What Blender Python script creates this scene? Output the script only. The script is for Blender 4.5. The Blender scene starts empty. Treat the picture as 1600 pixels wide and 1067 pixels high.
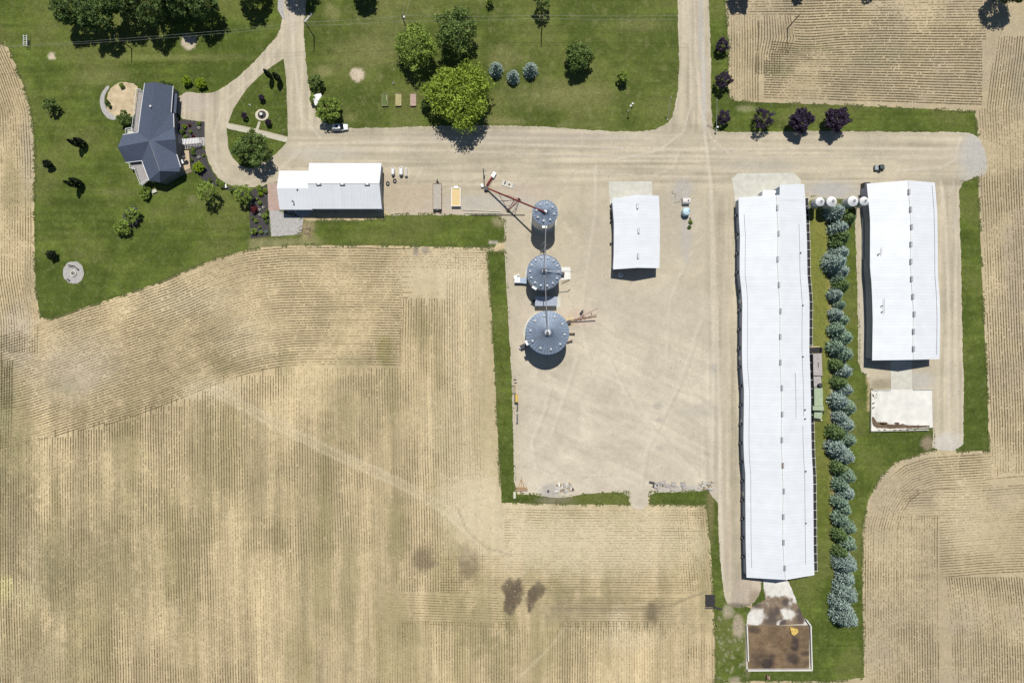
import bpy, bmesh, math, random
import numpy as np
from mathutils import Vector, noise as mnoise
from mathutils.geometry import delaunay_2d_cdt, tessellate_polygon

R = math.radians
random.seed(7)
rng = np.random.default_rng(7)
scene = bpy.context.scene
COL = scene.collection

# ------------------------------------------------------------------ camera, sky, sun
HC = 200.0            # drone height
S = 1600 / 300.0      # photograph pixels per metre on the ground
cam_d = bpy.data.cameras.new("camera"); cam = bpy.data.objects.new("camera", cam_d); COL.objects.link(cam)
cam.location = (0, 0, HC); cam_d.sensor_width = 36; cam_d.lens = 36 * HC / 300.0
cam_d.clip_start = 1; cam_d.clip_end = 3000
scene.camera = cam
EL, AZ = 64.5, 1.0
w = bpy.data.worlds.new("World"); scene.world = w; w.use_nodes = True
nt = w.node_tree; bg = nt.nodes['Background']
sky = nt.nodes.new('ShaderNodeTexSky'); sky.sky_type = 'NISHITA'; sky.sun_disc = False
sky.sun_elevation = R(EL); sky.sun_rotation = R(AZ)
nt.links.new(sky.outputs[0], bg.inputs[0]); bg.inputs[1].default_value = 0.05; sky.ozone_density = 4.0; sky.dust_density = .5
sun_d = bpy.data.lights.new("sun", 'SUN'); sun_d.energy = 4.0; sun_d.angle = R(0.5); sun_d.color = (1.0, 0.955, 0.88)
sun = bpy.data.objects.new("sun", sun_d); COL.objects.link(sun); sun.rotation_euler = (R(-(90 - EL)), 0, R(-AZ)); sun.location = (0, 60, 150)
scene.view_settings.view_transform = 'Standard'; scene.view_settings.look = 'None'
scene.view_settings.gamma = 1; scene.view_settings.exposure = 0.06
scene.cycles.max_bounces = 5

# ------------------------------------------------------------------ coordinates
def G(px, py, z=0.0):
    return Vector(((px - 800) / S, (533.5 - py) / S, z))
def P(px, py, h):                                    # a point seen at this spot of the photograph, h metres up
    k = (HC - h) / HC
    return Vector(((px - 800) / S * k, (533.5 - py) / S * k, h))

# ------------------------------------------------------------------ tags and objects
def tag(o, label=None, cat=None, group=None, kind=None):
    if label: o['label'] = label
    if cat: o['category'] = cat
    if group: o['group'] = group
    if kind: o['kind'] = kind
    return o
def empty(name, loc, label=None, cat=None, group=None, rz=0):
    o = bpy.data.objects.new(name, None); COL.objects.link(o); o.location = loc; o.rotation_euler.z = rz
    o.empty_display_size = 0.5
    return tag(o, label, cat, group)
def link(name, me, parent=None, world=False):
    o = bpy.data.objects.new(name, me); COL.objects.link(o)
    if parent:
        o.parent = parent
        if world:                                     # geometry given in world space
            root = parent; off = Vector((0, 0, 0))
            while root: off = off + root.location; root = root.parent
            o.location = -off
    return o
def copy_tree(o, parent=None):
    c = o.copy(); COL.objects.link(c); c.parent = parent
    for ch in o.children: copy_tree(ch, c)
    return c

class MB:
    """collects shapes, builds one mesh"""
    def __init__(s): s.v = []; s.f = []
    def face(s, pts):
        n = len(s.v); s.v += [tuple(p) for p in pts]; s.f.append(tuple(range(n, n + len(pts)))); return s
    def box(s, c, d, rz=0.0, taper=1.0, pitch=0.0):
        n = len(s.v); ca, sa = math.cos(rz), math.sin(rz); cp, sp = math.cos(pitch), math.sin(pitch)
        for z in (-.5, .5):
            t = taper if z > 0 else 1
            for x, y in ((-.5, -.5), (.5, -.5), (.5, .5), (-.5, .5)):
                X, Y, Z = x * d[0] * t, y * d[1] * t, z * d[2]
                X, Z = X * cp - Z * sp, X * sp + Z * cp
                s.v.append((c[0] + X * ca - Y * sa, c[1] + X * sa + Y * ca, c[2] + Z))
        for q in ((0, 3, 2, 1), (4, 5, 6, 7), (0, 1, 5, 4), (1, 2, 6, 5), (2, 3, 7, 6), (3, 0, 4, 7)):
            s.f.append(tuple(n + i for i in q))
        return s
    def tube(s, p, q, r, r2=None, n=8, cap=True):
        p, q = Vector(p), Vector(q); r2 = r if r2 is None else r2
        d = (q - p)
        if d.length < 1e-6: return s
        d.normalize(); a = d.orthogonal().normalized(); b = d.cross(a); k = len(s.v)
        for c, rr in ((p, r), (q, r2)):
            for i in range(n):
                t = 2 * math.pi * i / n
                s.v.append(tuple(c + a * math.cos(t) * rr + b * math.sin(t) * rr))
        for i in range(n):
            j = (i + 1) % n; s.f.append((k + i, k + j, k + n + j, k + n + i))
        if cap:
            s.f.append(tuple(k + n - 1 - i for i in range(n))); s.f.append(tuple(k + n + i for i in range(n)))
        return s
    def lathe(s, c, prof, n=24, sx=1, sy=1):
        k = len(s.v)
        for r, z in prof:
            for i in range(n):
                t = 2 * math.pi * i / n
                s.v.append((c[0] + math.cos(t) * r * sx, c[1] + math.sin(t) * r * sy, c[2] + z))
        for a in range(len(prof) - 1):
            for i in range(n):
                j = (i + 1) % n
                s.f.append((k + a * n + i, k + a * n + j, k + a * n + n + j, k + a * n + n + i))
        s.f.append(tuple(k + n - 1 - i for i in range(n)))
        e = k + (len(prof) - 1) * n; s.f.append(tuple(e + i for i in range(n)))
        return s
    def prism(s, poly, z0, z1):
        """poly: list of (x,y) world; z1 may be a list of heights"""
        n = len(s.v); m = len(poly)
        a = sum(poly[i][0] * poly[(i + 1) % m][1] - poly[(i + 1) % m][0] * poly[i][1] for i in range(m))
        if a < 0: poly = poly[::-1]
        zs = z1 if isinstance(z1, (list, tuple)) else [z1] * m
        if a < 0 and isinstance(z1, (list, tuple)): zs = list(zs)[::-1]
        for x, y in [(p[0], p[1]) for p in poly]: s.v.append((x, y, z0))
        for (p, z) in zip(poly, zs): s.v.append((p[0], p[1], z))
        for t in tessellate_polygon([[Vector((p[0], p[1], 0)) for p in poly]]):
            t = list(t)
            A, B, C = [poly[i] for i in t]
            if (B[0]-A[0])*(C[1]-A[1])-(C[0]-A[0])*(B[1]-A[1]) < 0: t = t[::-1]
            s.f.append(tuple(n + m + i for i in t)); s.f.append(tuple(n + i for i in t[::-1]))
        for i in range(m):
            j = (i + 1) % m; s.f.append((n + i, n + j, n + m + j, n + m + i))
        return s
    def build(s, name, mat, parent=None, world=False, smooth=False):
        me = bpy.data.meshes.new(name); me.from_pydata(s.v, [], s.f); me.materials.append(mat)
        if smooth: me.shade_smooth()
        me.update()
        return link(name, me, parent, world)

def np_mesh(name, V, F, mat, tint=None, col=None, smooth=False):
    V = np.asarray(V, np.float32); F = np.asarray(F, np.int32)
    me = bpy.data.meshes.new(name); me.vertices.add(len(V)); me.vertices.foreach_set('co', V.ravel())
    k = F.shape[1]; me.loops.add(F.size); me.polygons.add(len(F))
    me.polygons.foreach_set('loop_start', np.arange(0, F.size, k, dtype=np.int32))
    me.loops.foreach_set('vertex_index', F.ravel())
    if tint is not None:
        a = me.attributes.new('Tint', 'FLOAT', 'POINT'); a.data.foreach_set('value', np.asarray(tint, np.float32))
    if col is not None:
        a = me.attributes.new('Soil', 'FLOAT_COLOR', 'POINT')
        c4 = np.ones((len(V), 4), np.float32); c4[:, :3] = col; a.data.foreach_set('color', c4.ravel())
    me.materials.append(mat); me.update(calc_edges=True); me.validate()
    if smooth: me.shade_smooth()
    return me

# ------------------------------------------------------------------ numpy noise
_perm = rng.permutation(1024)
_val = rng.random(1024)
def vnoise(x, y, s=0):
    xi = np.floor(x).astype(int); yi = np.floor(y).astype(int); fx = x - xi; fy = y - yi
    fx = fx * fx * (3 - 2 * fx); fy = fy * fy * (3 - 2 * fy)
    h = lambda a, b: _val[_perm[(_perm[(a + s * 37) & 1023] + b) & 1023]]
    return (h(xi, yi) * (1 - fx) + h(xi + 1, yi) * fx) * (1 - fy) + (h(xi, yi + 1) * (1 - fx) + h(xi + 1, yi + 1) * fx) * fy
def fbm(x, y, s=0, o=4):
    t = 0; a = .5; n = 0
    for i in range(o):
        t = t + a * vnoise(x * 2 ** i, y * 2 ** i, s + i); n += a; a *= .5
    return t / n
def sm(e0, e1, x): t = np.clip((x - e0) / (e1 - e0), 0, 1); return t * t * (3 - 2 * t)
def blob(X, Y, cx, cy, rx, ry, soft=.5, rag=0.35, s=3):
    d = np.sqrt(((X - cx) / rx) ** 2 + ((Y - cy) / ry) ** 2) + (fbm(X / 9., Y / 9., s) - .5) * 2 * rag
    return 1 - sm(1 - soft, 1 + soft, d)
def stroke(X, Y, pts, wd):
    d = np.full(X.shape, 1e9)
    for (x0, y0), (x1, y1) in zip(pts[:-1], pts[1:]):
        dx, dy = x1 - x0, y1 - y0; t = np.clip(((X - x0) * dx + (Y - y0) * dy) / (dx * dx + dy * dy), 0, 1)
        d = np.minimum(d, np.hypot(X - x0 - t * dx, Y - y0 - t * dy))
    return 1 - sm(wd * .4, wd * 1.1, d)
def mixc(c, m, col):
    return c * (1 - m[:, None]) + np.array(col)[None, :] * m[:, None]

# ------------------------------------------------------------------ materials
def newmat(name):
    m = bpy.data.materials.new(name); m.use_nodes = True
    nt = m.node_tree; b = nt.nodes['Principled BSDF']; b.inputs['Roughness'].default_value = .8
    return m, nt, b
def mat(name, col, rough=.7, metal=0.0, var=.12, scale=1.5, bump=0.0, spec=.5, detail=4):
    m, nt, b = newmat(name)
    N = nt.nodes.new; L = nt.links.new
    tc = N('ShaderNodeNewGeometry')
    no = N('ShaderNodeTexNoise'); no.inputs['Scale'].default_value = scale; no.inputs['Detail'].default_value = detail
    L(tc.outputs['Position'], no.inputs['Vector'])
    mr = N('ShaderNodeMapRange'); mr.inputs[1].default_value = .3; mr.inputs[2].default_value = .7
    mr.inputs[3].default_value = 1 - var; mr.inputs[4].default_value = 1 + var
    L(no.outputs[0], mr.inputs[0])
    vm = N('ShaderNodeVectorMath'); vm.operation = 'SCALE'; vm.inputs[0].default_value = col[:3]
    L(mr.outputs[0], vm.inputs['Scale']); L(vm.outputs[0], b.inputs['Base Color'])
    b.inputs['Roughness'].default_value = rough; b.inputs['Metallic'].default_value = metal
    b.inputs['Specular IOR Level'].default_value = spec
    if bump:
        bp = N('ShaderNodeBump'); bp.inputs['Strength'].default_value = bump; bp.inputs['Distance'].default_value = .1
        L(no.outputs[0], bp.inputs['Height']); L(bp.outputs[0], b.inputs['Normal'])
    return m
def ground_mat(name, scales=((.9, .16), (5., .22)), rough=.95, bump=.4, stretch=None):
    """colour from the mesh's own soil map, broken up by grain"""
    m, nt, b = newmat(name); N = nt.nodes.new; L = nt.links.new
    at = N('ShaderNodeAttribute'); at.attribute_name = 'Soil'
    g = N('ShaderNodeNewGeometry'); cur = at.outputs['Color']; last = None
    for i, (sc, am) in enumerate(scales):
        no = N('ShaderNodeTexNoise'); no.inputs['Scale'].default_value = sc; no.inputs['Detail'].default_value = 5
        no.inputs['Roughness'].default_value = .65
        if stretch and i == 0:
            mp = N('ShaderNodeMapping'); mp.inputs['Scale'].default_value = stretch
            L(g.outputs['Position'], mp.inputs[0]); L(mp.outputs[0], no.inputs['Vector'])
        else: L(g.outputs['Position'], no.inputs['Vector'])
        mr = N('ShaderNodeMapRange'); mr.inputs[1].default_value = .3; mr.inputs[2].default_value = .7
        mr.inputs[3].default_value = 1 - am; mr.inputs[4].default_value = 1 + am
        L(no.outputs[0], mr.inputs[0])
        vm = N('ShaderNodeVectorMath'); vm.operation = 'SCALE'
        L(cur, vm.inputs[0]); L(mr.outputs[0], vm.inputs['Scale']); cur = vm.outputs[0]; last = no
    L(cur, b.inputs['Base Color']); b.inputs['Roughness'].default_value = rough
    b.inputs['Specular IOR Level'].default_value = .15
    bp = N('ShaderNodeBump'); bp.inputs['Strength'].default_value = bump; bp.inputs['Distance'].default_value = .12
    L(last.outputs[0], bp.inputs['Height']); L(bp.outputs[0], b.inputs['Normal'])
    return m
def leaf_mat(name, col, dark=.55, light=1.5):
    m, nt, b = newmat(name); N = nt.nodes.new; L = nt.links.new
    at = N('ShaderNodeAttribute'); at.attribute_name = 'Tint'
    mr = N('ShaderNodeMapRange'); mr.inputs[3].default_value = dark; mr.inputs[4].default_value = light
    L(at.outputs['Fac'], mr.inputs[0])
    vm = N('ShaderNodeVectorMath'); vm.operation = 'SCALE'; vm.inputs[0].default_value = col
    L(mr.outputs[0], vm.inputs['Scale']); L(vm.outputs[0], b.inputs['Base Color'])
    b.inputs['Roughness'].default_value = .6; b.inputs['Specular IOR Level'].default_value = .25
    tr = N('ShaderNodeBsdfTranslucent'); L(vm.outputs[0], tr.inputs[0])
    mx = N('ShaderNodeMixShader'); mx.inputs[0].default_value = .22
    L(b.outputs[0], mx.inputs[1]); L(tr.outputs[0], mx.inputs[2])
    L(mx.outputs[0], nt.nodes['Material Output'].inputs[0])
    return m
def roof_mat(name, col, axis, pitch=.92, amt=.10, rough=.45, dirt=.04):
    """ribbed steel sheet: panel seams run across `axis`"""
    m, nt, b = newmat(name); N = nt.nodes.new; L = nt.links.new
    g = N('ShaderNodeNewGeometry'); sp = N('ShaderNodeSeparateXYZ'); L(g.outputs['Position'], sp.inputs[0])
    mul = N('ShaderNodeMath'); mul.operation = 'MULTIPLY'; mul.inputs[1].default_value = 1 / pitch; L(sp.outputs[axis], mul.inputs[0])
    fr = N('ShaderNodeMath'); fr.operation = 'FRACT'; L(mul.outputs[0], fr.inputs[0])
    fl = N('ShaderNodeMath'); fl.operation = 'FLOOR'; L(mul.outputs[0], fl.inputs[0])
    wn = N('ShaderNodeTexWhiteNoise'); wn.noise_dimensions = '1D'; L(fl.outputs[0], wn.inputs['W'])
    lt = N('ShaderNodeMath'); lt.operation = 'LESS_THAN'; lt.inputs[1].default_value = .16; L(fr.outputs[0], lt.inputs[0])
    k1 = N('ShaderNodeMath'); k1.operation = 'MULTIPLY'; k1.inputs[1].default_value = amt; L(lt.outputs[0], k1.inputs[0])
    k2 = N('ShaderNodeMath'); k2.operation = 'MULTIPLY_ADD'; k2.inputs[1].default_value = .035; L(wn.outputs[0], k2.inputs[0]); L(k1.outputs[0], k2.inputs[2])
    no = N('ShaderNodeTexNoise'); no.inputs['Scale'].default_value = .35; no.inputs['Detail'].default_value = 6; L(g.outputs['Position'], no.inputs['Vector'])
    k3 = N('ShaderNodeMath'); k3.operation = 'MULTIPLY_ADD'; k3.inputs[1].default_value = dirt * 2; L(no.outputs[0], k3.inputs[0]); L(k2.outputs[0], k3.inputs[2])
    su = N('ShaderNodeMath'); su.operation = 'SUBTRACT'; su.inputs[0].default_value = 1.0; L(k3.outputs[0], su.inputs[1])
    vm = N('ShaderNodeVectorMath'); vm.operation = 'SCALE'; vm.inputs[0].default_value = col; L(su.outputs[0], vm.inputs['Scale'])
    L(vm.outputs[0], b.inputs['Base Color']); b.inputs['Roughness'].default_value = rough
    bp = N('ShaderNodeBump'); bp.inputs['Strength'].default_value = .25; bp.inputs['Distance'].default_value = .03
    L(lt.outputs[0], bp.inputs['Height']); L(bp.outputs[0], b.inputs['Normal'])
    return m

M = {}
M['field'] = ground_mat('field_soil', ((.55, .09), (1.8, .13), (5., .17)), bump=.5)
M['lawn'] = ground_mat('lawn_grass', ((.5, .16), (1.7, .26), (5., .34)), bump=.6)
M['gravel'] = ground_mat('yard_gravel', ((.6, .06), (1.8, .085), (4.5, .10)), bump=.3)
M['crop'] = leaf_mat('crop_plants', (.315, .25, .135), 1.3, .52)
M['concrete'] = mat('pale_concrete', (.55, .54, .47), .9, var=.10, scale=.7)
M['concrete_white'] = mat('bleached_concrete', (.70, .69, .64), .9, var=.12, scale=.35, detail=8)
M['concrete_grey'] = mat('grey_concrete', (.40, .385, .37), .9, var=.15, scale=1.2)
M['brick'] = mat('reddish_gravel_pad', (.42, .31, .26), .95, var=.12, scale=1.3)
M['path'] = mat('path_stone', (.50, .47, .37), .9, var=.12, scale=1.5)
M['sand'] = mat('sandy_dirt', (.52, .42, .27), .95, var=.25, scale=.55, detail=8)
M['mulch'] = mat('dark_mulch', (.055, .050, .052), .95, var=.4, scale=3)
M['ring'] = mat('ring_paving', (.60, .55, .42), .9, var=.12, scale=3)
M['roofY'] = roof_mat('white_roof_steel_y', (.80, .835, .87), 1, amt=.05, dirt=.08)
M['roofX'] = roof_mat('white_roof_steel_x', (.80, .835, .87), 0, amt=.05, dirt=.08)
M['trimwhite'] = mat('white_trim', (.80, .81, .80), .5, var=.03)
M['wall'] = mat('grey_wall_steel', (.30, .35, .44), .6, var=.06, scale=.8)
M['wallwhite'] = mat('white_wall_steel', (.62, .64, .66), .6, var=.06, scale=.8)
M['dark'] = mat('dark_steel', (.045, .045, .05), .6, var=.2, scale=4)
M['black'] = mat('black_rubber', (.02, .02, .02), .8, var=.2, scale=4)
M['grey'] = mat('mid_grey_metal', (.24, .24, .25), .5, var=.12, scale=4)
M['galv'] = mat('galvanised_steel', (.27, .335, .43), .5, metal=.25, var=.12, scale=.9, detail=8)
M['seam'] = mat('roof_seam_steel', (.10, .13, .18), .5, metal=.2, var=.1)
M['galvlight'] = mat('galvanised_light', (.55, .58, .61), .45, metal=.4, var=.1, scale=2)
M['galvpanel'] = mat('galvanised_wall', (.50, .53, .56), .45, metal=.35, var=.08, scale=1)
M['bluegrey'] = mat('blue_grey_roof', (.33, .37, .45), .5, var=.06)
M['shingle'] = mat('blue_shingles', (.078, .100, .150), .85, var=.16, scale=2.2, detail=8, bump=.2)
M['siding'] = mat('house_siding', (.13, .14, .17), .8, var=.06)
M['wood'] = mat('deck_wood', (.50, .40, .27), .8, var=.1, scale=3)
M['greydeck'] = mat('weathered_deck', (.33, .31, .30), .85, var=.2, scale=3)
M['polewood'] = mat('pole_wood', (.085, .065, .05), .9, var=.2, scale=5)
M['bark'] = mat('bark', (.14, .105, .075), .95, var=.3, scale=4)
M['red'] = mat('red_paint', (.23, .035, .03), .55, var=.2, scale=4)
M['yellow'] = mat('yellow_paint', (.62, .42, .08), .5, var=.1)
M['plywood'] = mat('plywood_floor', (.66, .50, .24), .7, var=.08, scale=2)
M['rust'] = mat('rusty_steel', (.20, .12, .075), .85, var=.3, scale=3)
M['manure'] = mat('manure', (.125, .085, .055), .95, var=.35, scale=.5, bump=.8, detail=9)
M['manuredark'] = mat('wet_manure', (.05, .04, .036), .6, var=.3, scale=.7, bump=.6, detail=8)
M['straw'] = mat('yellow_straw', (.60, .42, .11), .9, var=.3, scale=2)
M['glass'] = mat('dark_glass', (.02, .025, .03), .12, var=.05)
M['carwhite'] = mat('white_car_paint', (.80, .81, .82), .25, var=.02)
M['plastic'] = mat('white_plastic', (.80, .80, .80), .45, var=.03)
M['tankblue'] = mat('pale_blue_tank', (.50, .68, .76), .4, var=.04)
M['utv'] = mat('utv_dark_green', (.05, .07, .07), .45, var=.2, scale=4)
M['utvbed'] = mat('utv_grey', (.30, .33, .36), .5, var=.1)
M['greenpaint'] = mat('faded_green', (.34, .42, .28), .6, var=.12, scale=1.5)
M['pengrey'] = mat('grey_slab_roof', (.40, .37, .36), .85, var=.15, scale=1.2, detail=8)
M['rock'] = mat('rubble', (.44, .42, .40), .9, var=.3, scale=2)
M['rockpink'] = mat('pinkish_rubble', (.46, .38, .36), .9, var=.3, scale=2)
M['wire'] = mat('cable', (.30, .32, .32), .5, var=.02)
M['lumber'] = mat('old_lumber', (.36, .29, .2), .9, var=.25, scale=3)
M['garden'] = mat('garden_soil', (.40, .36, .17), .95, var=.3, scale=3)
LEAF = {
 'bright': leaf_mat('leaf_bright', (.33, .44, .06), .45, 1.35),
 'mid': leaf_mat('leaf_mid', (.31, .42, .085), .42, 1.40),
 'dark': leaf_mat('leaf_dark', (.18, .26, .072), .38, 1.5),
 'forest': leaf_mat('leaf_forest', (.13, .20, .060), .25, 1.7),
 'purple': leaf_mat('leaf_purple', (.070, .050, .085), .5, 1.6),
 'blue': leaf_mat('needle_blue', (.33, .42, .375), .42, 1.4),
 'bluegreen': leaf_mat('needle_bluegreen', (.27, .375, .27), .42, 1.4),
 'green': leaf_mat('needle_green', (.16, .235, .085), .42, 1.4),
 'cypress': leaf_mat('needle_cypress', (.030, .045, .022), .5, 1.5),
 'lime': leaf_mat('leaf_lime', (.30, .42, .03), .6, 1.4),
 'white': leaf_mat('blossom_white', (.65, .65, .58), .7, 1.3),
 'red': leaf_mat('leaf_red', (.16, .03, .035), .6, 1.5),
}

# ------------------------------------------------------------------ ground sheets
def resample(poly, step, closed=True):
    out = []; n = len(poly)
    for i in range(n if closed else n - 1):
        a, b = poly[i], poly[(i + 1) % n]; d = math.hypot(b[0] - a[0], b[1] - a[1]); k = max(1, int(d / step))
        for j in range(k): out.append((a[0] + (b[0] - a[0]) * j / k, a[1] + (b[1] - a[1]) * j / k))
    if not closed: out.append(poly[-1])
    return out
def smoothp(poly, it=2):
    for _ in range(it):
        o = []; n = len(poly)
        for i in range(n):
            a, b = poly[i], poly[(i + 1) % n]
            o.append((a[0] * .75 + b[0] * .25, a[1] * .75 + b[1] * .25)); o.append((a[0] * .25 + b[0] * .75, a[1] * .25 + b[1] * .75))
        poly = o
    return poly
def inside(poly, X, Y):
    c = np.zeros(X.shape, bool); n = len(poly)
    for i in range(n):
        x0, y0 = poly[i]; x1, y1 = poly[(i + 1) % n]
        if y0 == y1: continue
        k = ((y0 > Y) != (y1 > Y)) & (X < (x1 - x0) * (Y - y0) / (y1 - y0) + x0)
        c ^= k
    return c
def sheet(name, poly, z, matl, paint, step=3.2, jit=1.2, smooth=1, edge=1.7):
    """ground sheet from an outline in photograph pixels; ragged natural edge"""
    if smooth: poly = smoothp(poly, smooth)
    pts = resample(poly, edge)
    pj = []
    for (x, y) in pts:
        a = mnoise.noise(Vector((x / 9., y / 9., z * 50))) + 1.1 * mnoise.noise(Vector((x / 2.3, y / 2.3, 3 + z * 50)))
        b = mnoise.noise(Vector((x / 9., y / 9., 9 + z * 50))) + 1.1 * mnoise.noise(Vector((x / 2.3, y / 2.3, 13 + z * 50)))
        pj.append((x + a * jit, y + b * jit))
    xs = [p[0] for p in pj]; ys = [p[1] for p in pj]
    gx, gy = np.meshgrid(np.arange(min(xs), max(xs), step), np.arange(min(ys), max(ys), step))
    gx = gx + (np.arange(gx.shape[0]) % 2)[:, None] * step * .5
    gx = gx.ravel() + rng.uniform(-.3, .3, gx.size) * step; gy = gy.ravel() + rng.uniform(-.3, .3, gy.size) * step
    k = inside(pj, gx, gy); gx, gy = gx[k], gy[k]
    co = [Vector(p) for p in pj] + [Vector((a, b)) for a, b in zip(gx.tolist(), gy.tolist())]
    n = len(pj)
    if matl is M['lawn']: TUFT.extend(pj)
    vo, eo, fo, *_ = delaunay_2d_cdt(co, [(i, (i + 1) % n) for i in range(n)], [], 1, 1e-4)
    A = np.array([(v.x, v.y) for v in vo]); F = np.array([f for f in fo if len(f) == 3], np.int32)
    cx = A[F].mean(axis=1); F = F[inside(pj, cx[:, 0], cx[:, 1])]
    V = np.zeros((len(A), 3)); V[:, 0] = (A[:, 0] - 800) / S; V[:, 1] = (533.5 - A[:, 1]) / S; V[:, 2] = z
    p0, p1, p2 = V[F[:, 0]], V[F[:, 1]], V[F[:, 2]]
    cr = (p1[:, 0] - p0[:, 0]) * (p2[:, 1] - p0[:, 1]) - (p2[:, 0] - p0[:, 0]) * (p1[:, 1] - p0[:, 1])
    F[cr < 0] = F[cr < 0][:, ::-1]
    me = np_mesh(name, V, F, matl, col=paint(A[:, 0], A[:, 1]))
    o = link(name, me); tag(o, kind='structure'); return o

# --- colour of the soil, grass and gravel themselves
def field_paint(X, Y):
    c = np.tile(np.array([.505, .410, .248]), (len(X), 1))
    big = fbm(X / 110., Y / 150., 1); st = fbm(X / 14., Y / 190., 5); st2 = fbm(X / 5., Y / 90., 8)
    hs = fbm(X / 160., Y / 7., 11)
    vert = sm(560, 660, Y) * (1 - sm(1330, 1345, X))
    vert = np.maximum(vert, sm(610, 660, X) * sm(430, 480, Y) * (1 - sm(1330, 1345, X)))
    k = 1 + (big - .5) * .45 + vert * ((st - .5) * .62 + (st2 - .5) * .42) + (1 - vert) * ((hs - .5) * .25 + (fbm(X / 25., Y / 25., 14) - .5) * .35) + (fbm(X / 6., Y / 6., 16) - .5) * .16
    c = c * k[:, None]
    c = mixc(c, sm(.48, .68, fbm(X / 30., Y / 170., 21)) * vert * .52, (.315, .27, .135))
    right = sm(1120, 1140, X); c = mixc(c, right * .35, (.40, .345, .24))
    c = mixc(c, sm(.45, .7, fbm(X / 60., Y / 60., 31)) * right * .35, (.36, .31, .24))
    ol, dk, br = (.285, .25, .13), (.225, .20, .12), (.135, .105, .072)
    for (x, y, rx, ry, col, a) in (
        (10, 660, 35, 60, ol, .6), (25, 730, 40, 50, ol, .6), (15, 830, 30, 90, dk, .75), (110, 860, 60, 45, dk, .55),
        (75, 905, 30, 40, dk, .55), (185, 880, 30, 45, dk, .45), (95, 930, 26, 50, dk, .6), (150, 920, 60, 60, ol, .5), (60, 1040, 70, 40, dk, .6),
        (30, 990, 40, 35, ol, .4), (245, 860, 35, 70, ol, .4), (190, 680, 16, 30, ol, .6), (95, 600, 22, 14, ol, .5), (180, 770, 60, 50, ol, .3),
        (325, 740, 24, 90, ol, .45), (290, 880, 30, 60, ol, .35), (395, 760, 26, 90, ol, .30),
        (8, 620, 14, 70, (.25, .26, .14), .45), (600, 545, 10, 20, (.30, .27, .10), .6), (612, 600, 10, 60, ol, .5), (655, 505, 14, 30, ol, .45),
        (560, 565, 30, 8, (.24, .23, .12), .4), (445, 570, 12, 22, ol, .5), (350, 565, 20, 18, ol, .45),
        (510, 750, 13, 90, ol, .6), (490, 880, 26, 90, ol, .5), (620, 830, 14, 50, ol, .75), (545, 920, 12, 90, ol, .5), (545, 660, 12, 40, ol, .5),
        (435, 840, 16, 18, ol, .45), (715, 640, 9, 60, ol, .35), (575, 620, 60, 50, ol, .28),
        (664, 872, 14, 17, br, .62), (732, 880, 14, 24, br, .62), (715, 857, 8, 10, ol, .6), (745, 985, 22, 40, ol, .65), (700, 950, 26, 26, ol, .4),
        (640, 985, 18, 20, ol, .5), (760, 950, 26, 40, ol, .45),
         (828, 940, 6, 14, br, .8), (797, 965, 10, 20, ol, .7), (824, 890, 6, 14, ol, .5),
        (880, 925, 20, 12, ol, .65), (905, 955, 55, 24, (.25, .215, .14), .75), (960, 935, 60, 8, ol, .6), (1018, 957, 9, 16, br, .9), (1030, 965, 50, 22, (.28, .24, .15), .55),
        (1095, 860, 12, 50, ol, .5), (1100, 800, 12, 16, (.26, .21, .10), .7), (1105, 930, 14, 50, ol, .45), (780, 1040, 14, 40, ol, .5), (860, 1010, 80, 30, ol, .3),
        (650, 391, 3, 9, (.2, .17, .16), .9), (664, 391, 5, 6, (.22, .2, .18), .7), (760, 430, 6, 20, (.3, .24, .09), .6), (40, 290, 14, 50, ol, .35), (15, 290, 10, 50, ol, .5),
        (45, 440, 8, 40, (.27, .23, .15), .5), (1230, 47, 9, 9, br, .4), (1265, 75, 40, 5, (.24, .24, .12), .5), (1380, 85, 40, 14, (.27, .27, .15), .45),
        (1215, 110, 20, 10, (.25, .27, .13), .4), (1590, 130, 12, 40, (.3, .27, .2), .4), (1590, 420, 20, 80, (.33, .28, .23), .4),
        (1420, 980, 60, 50, (.31, .26, .18), .45), (1460, 880, 25, 60, (.31, .26, .18), .35), (1500, 1040, 60, 40, (.32, .28, .2), .35)):
        c = mixc(c, blob(X, Y, x, y, rx * 1.1, ry * 1.1, .6, .6, 3) * (a * .72 if rx > 25 else min(1, a * 1.1)), col)
    for (x, y, rx, ry) in ((798, 918, 15, 15), (803, 932, 12, 16), (797, 948, 8, 16), (811, 910, 4, 10), (842, 920, 9, 12), (833, 930, 7, 13), (827, 945, 3, 14)): c = mixc(c, blob(X, Y, x, y, rx, ry, .22, .6, 23) * .92, (.128, .100, .068))
    pale = (.585, .505, .35)
    for (x, y, rx, ry, a) in ((790, 800, 80, 60, .5), (860, 845, 110, 45, .6), (950, 850, 120, 50, .55), (1020, 830, 90, 50, .45), (730, 780, 40, 40, .6),
                              (725, 700, 60, 120, .35), (700, 430, 80, 40, .5), (735, 500, 40, 90, .4), (290, 470, 60, 22, .45), (380, 530, 40, 30, .35), (330, 610, 45, 16, .5),
                              (965, 970, 14, 20, .6), (980, 1000, 40, 14, .4), (1500, 800, 30, 60, .35)):
        c = mixc(c, blob(X, Y, x, y, rx, ry, .7, .3, 17) * a, pale)
    for (x, y, rx, ry, a) in ((25, 525, 26, 45, .45), (130, 565, 55, 45, .25), (100, 590, 70, 40, .2), (45, 240, 12, 60, .3)):
        c = mixc(c, blob(X, Y, x, y, rx, ry, .6, .3, 17) * a, (.47, .42, .36))
    c = mixc(c, blob(X, Y, 8, 918, 13, 20, .4) * .9, (.60, .53, .27)); c = mixc(c, blob(X, Y, 40, 930, 22, 26, .5) * .6, (.52, .45, .26))
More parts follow.
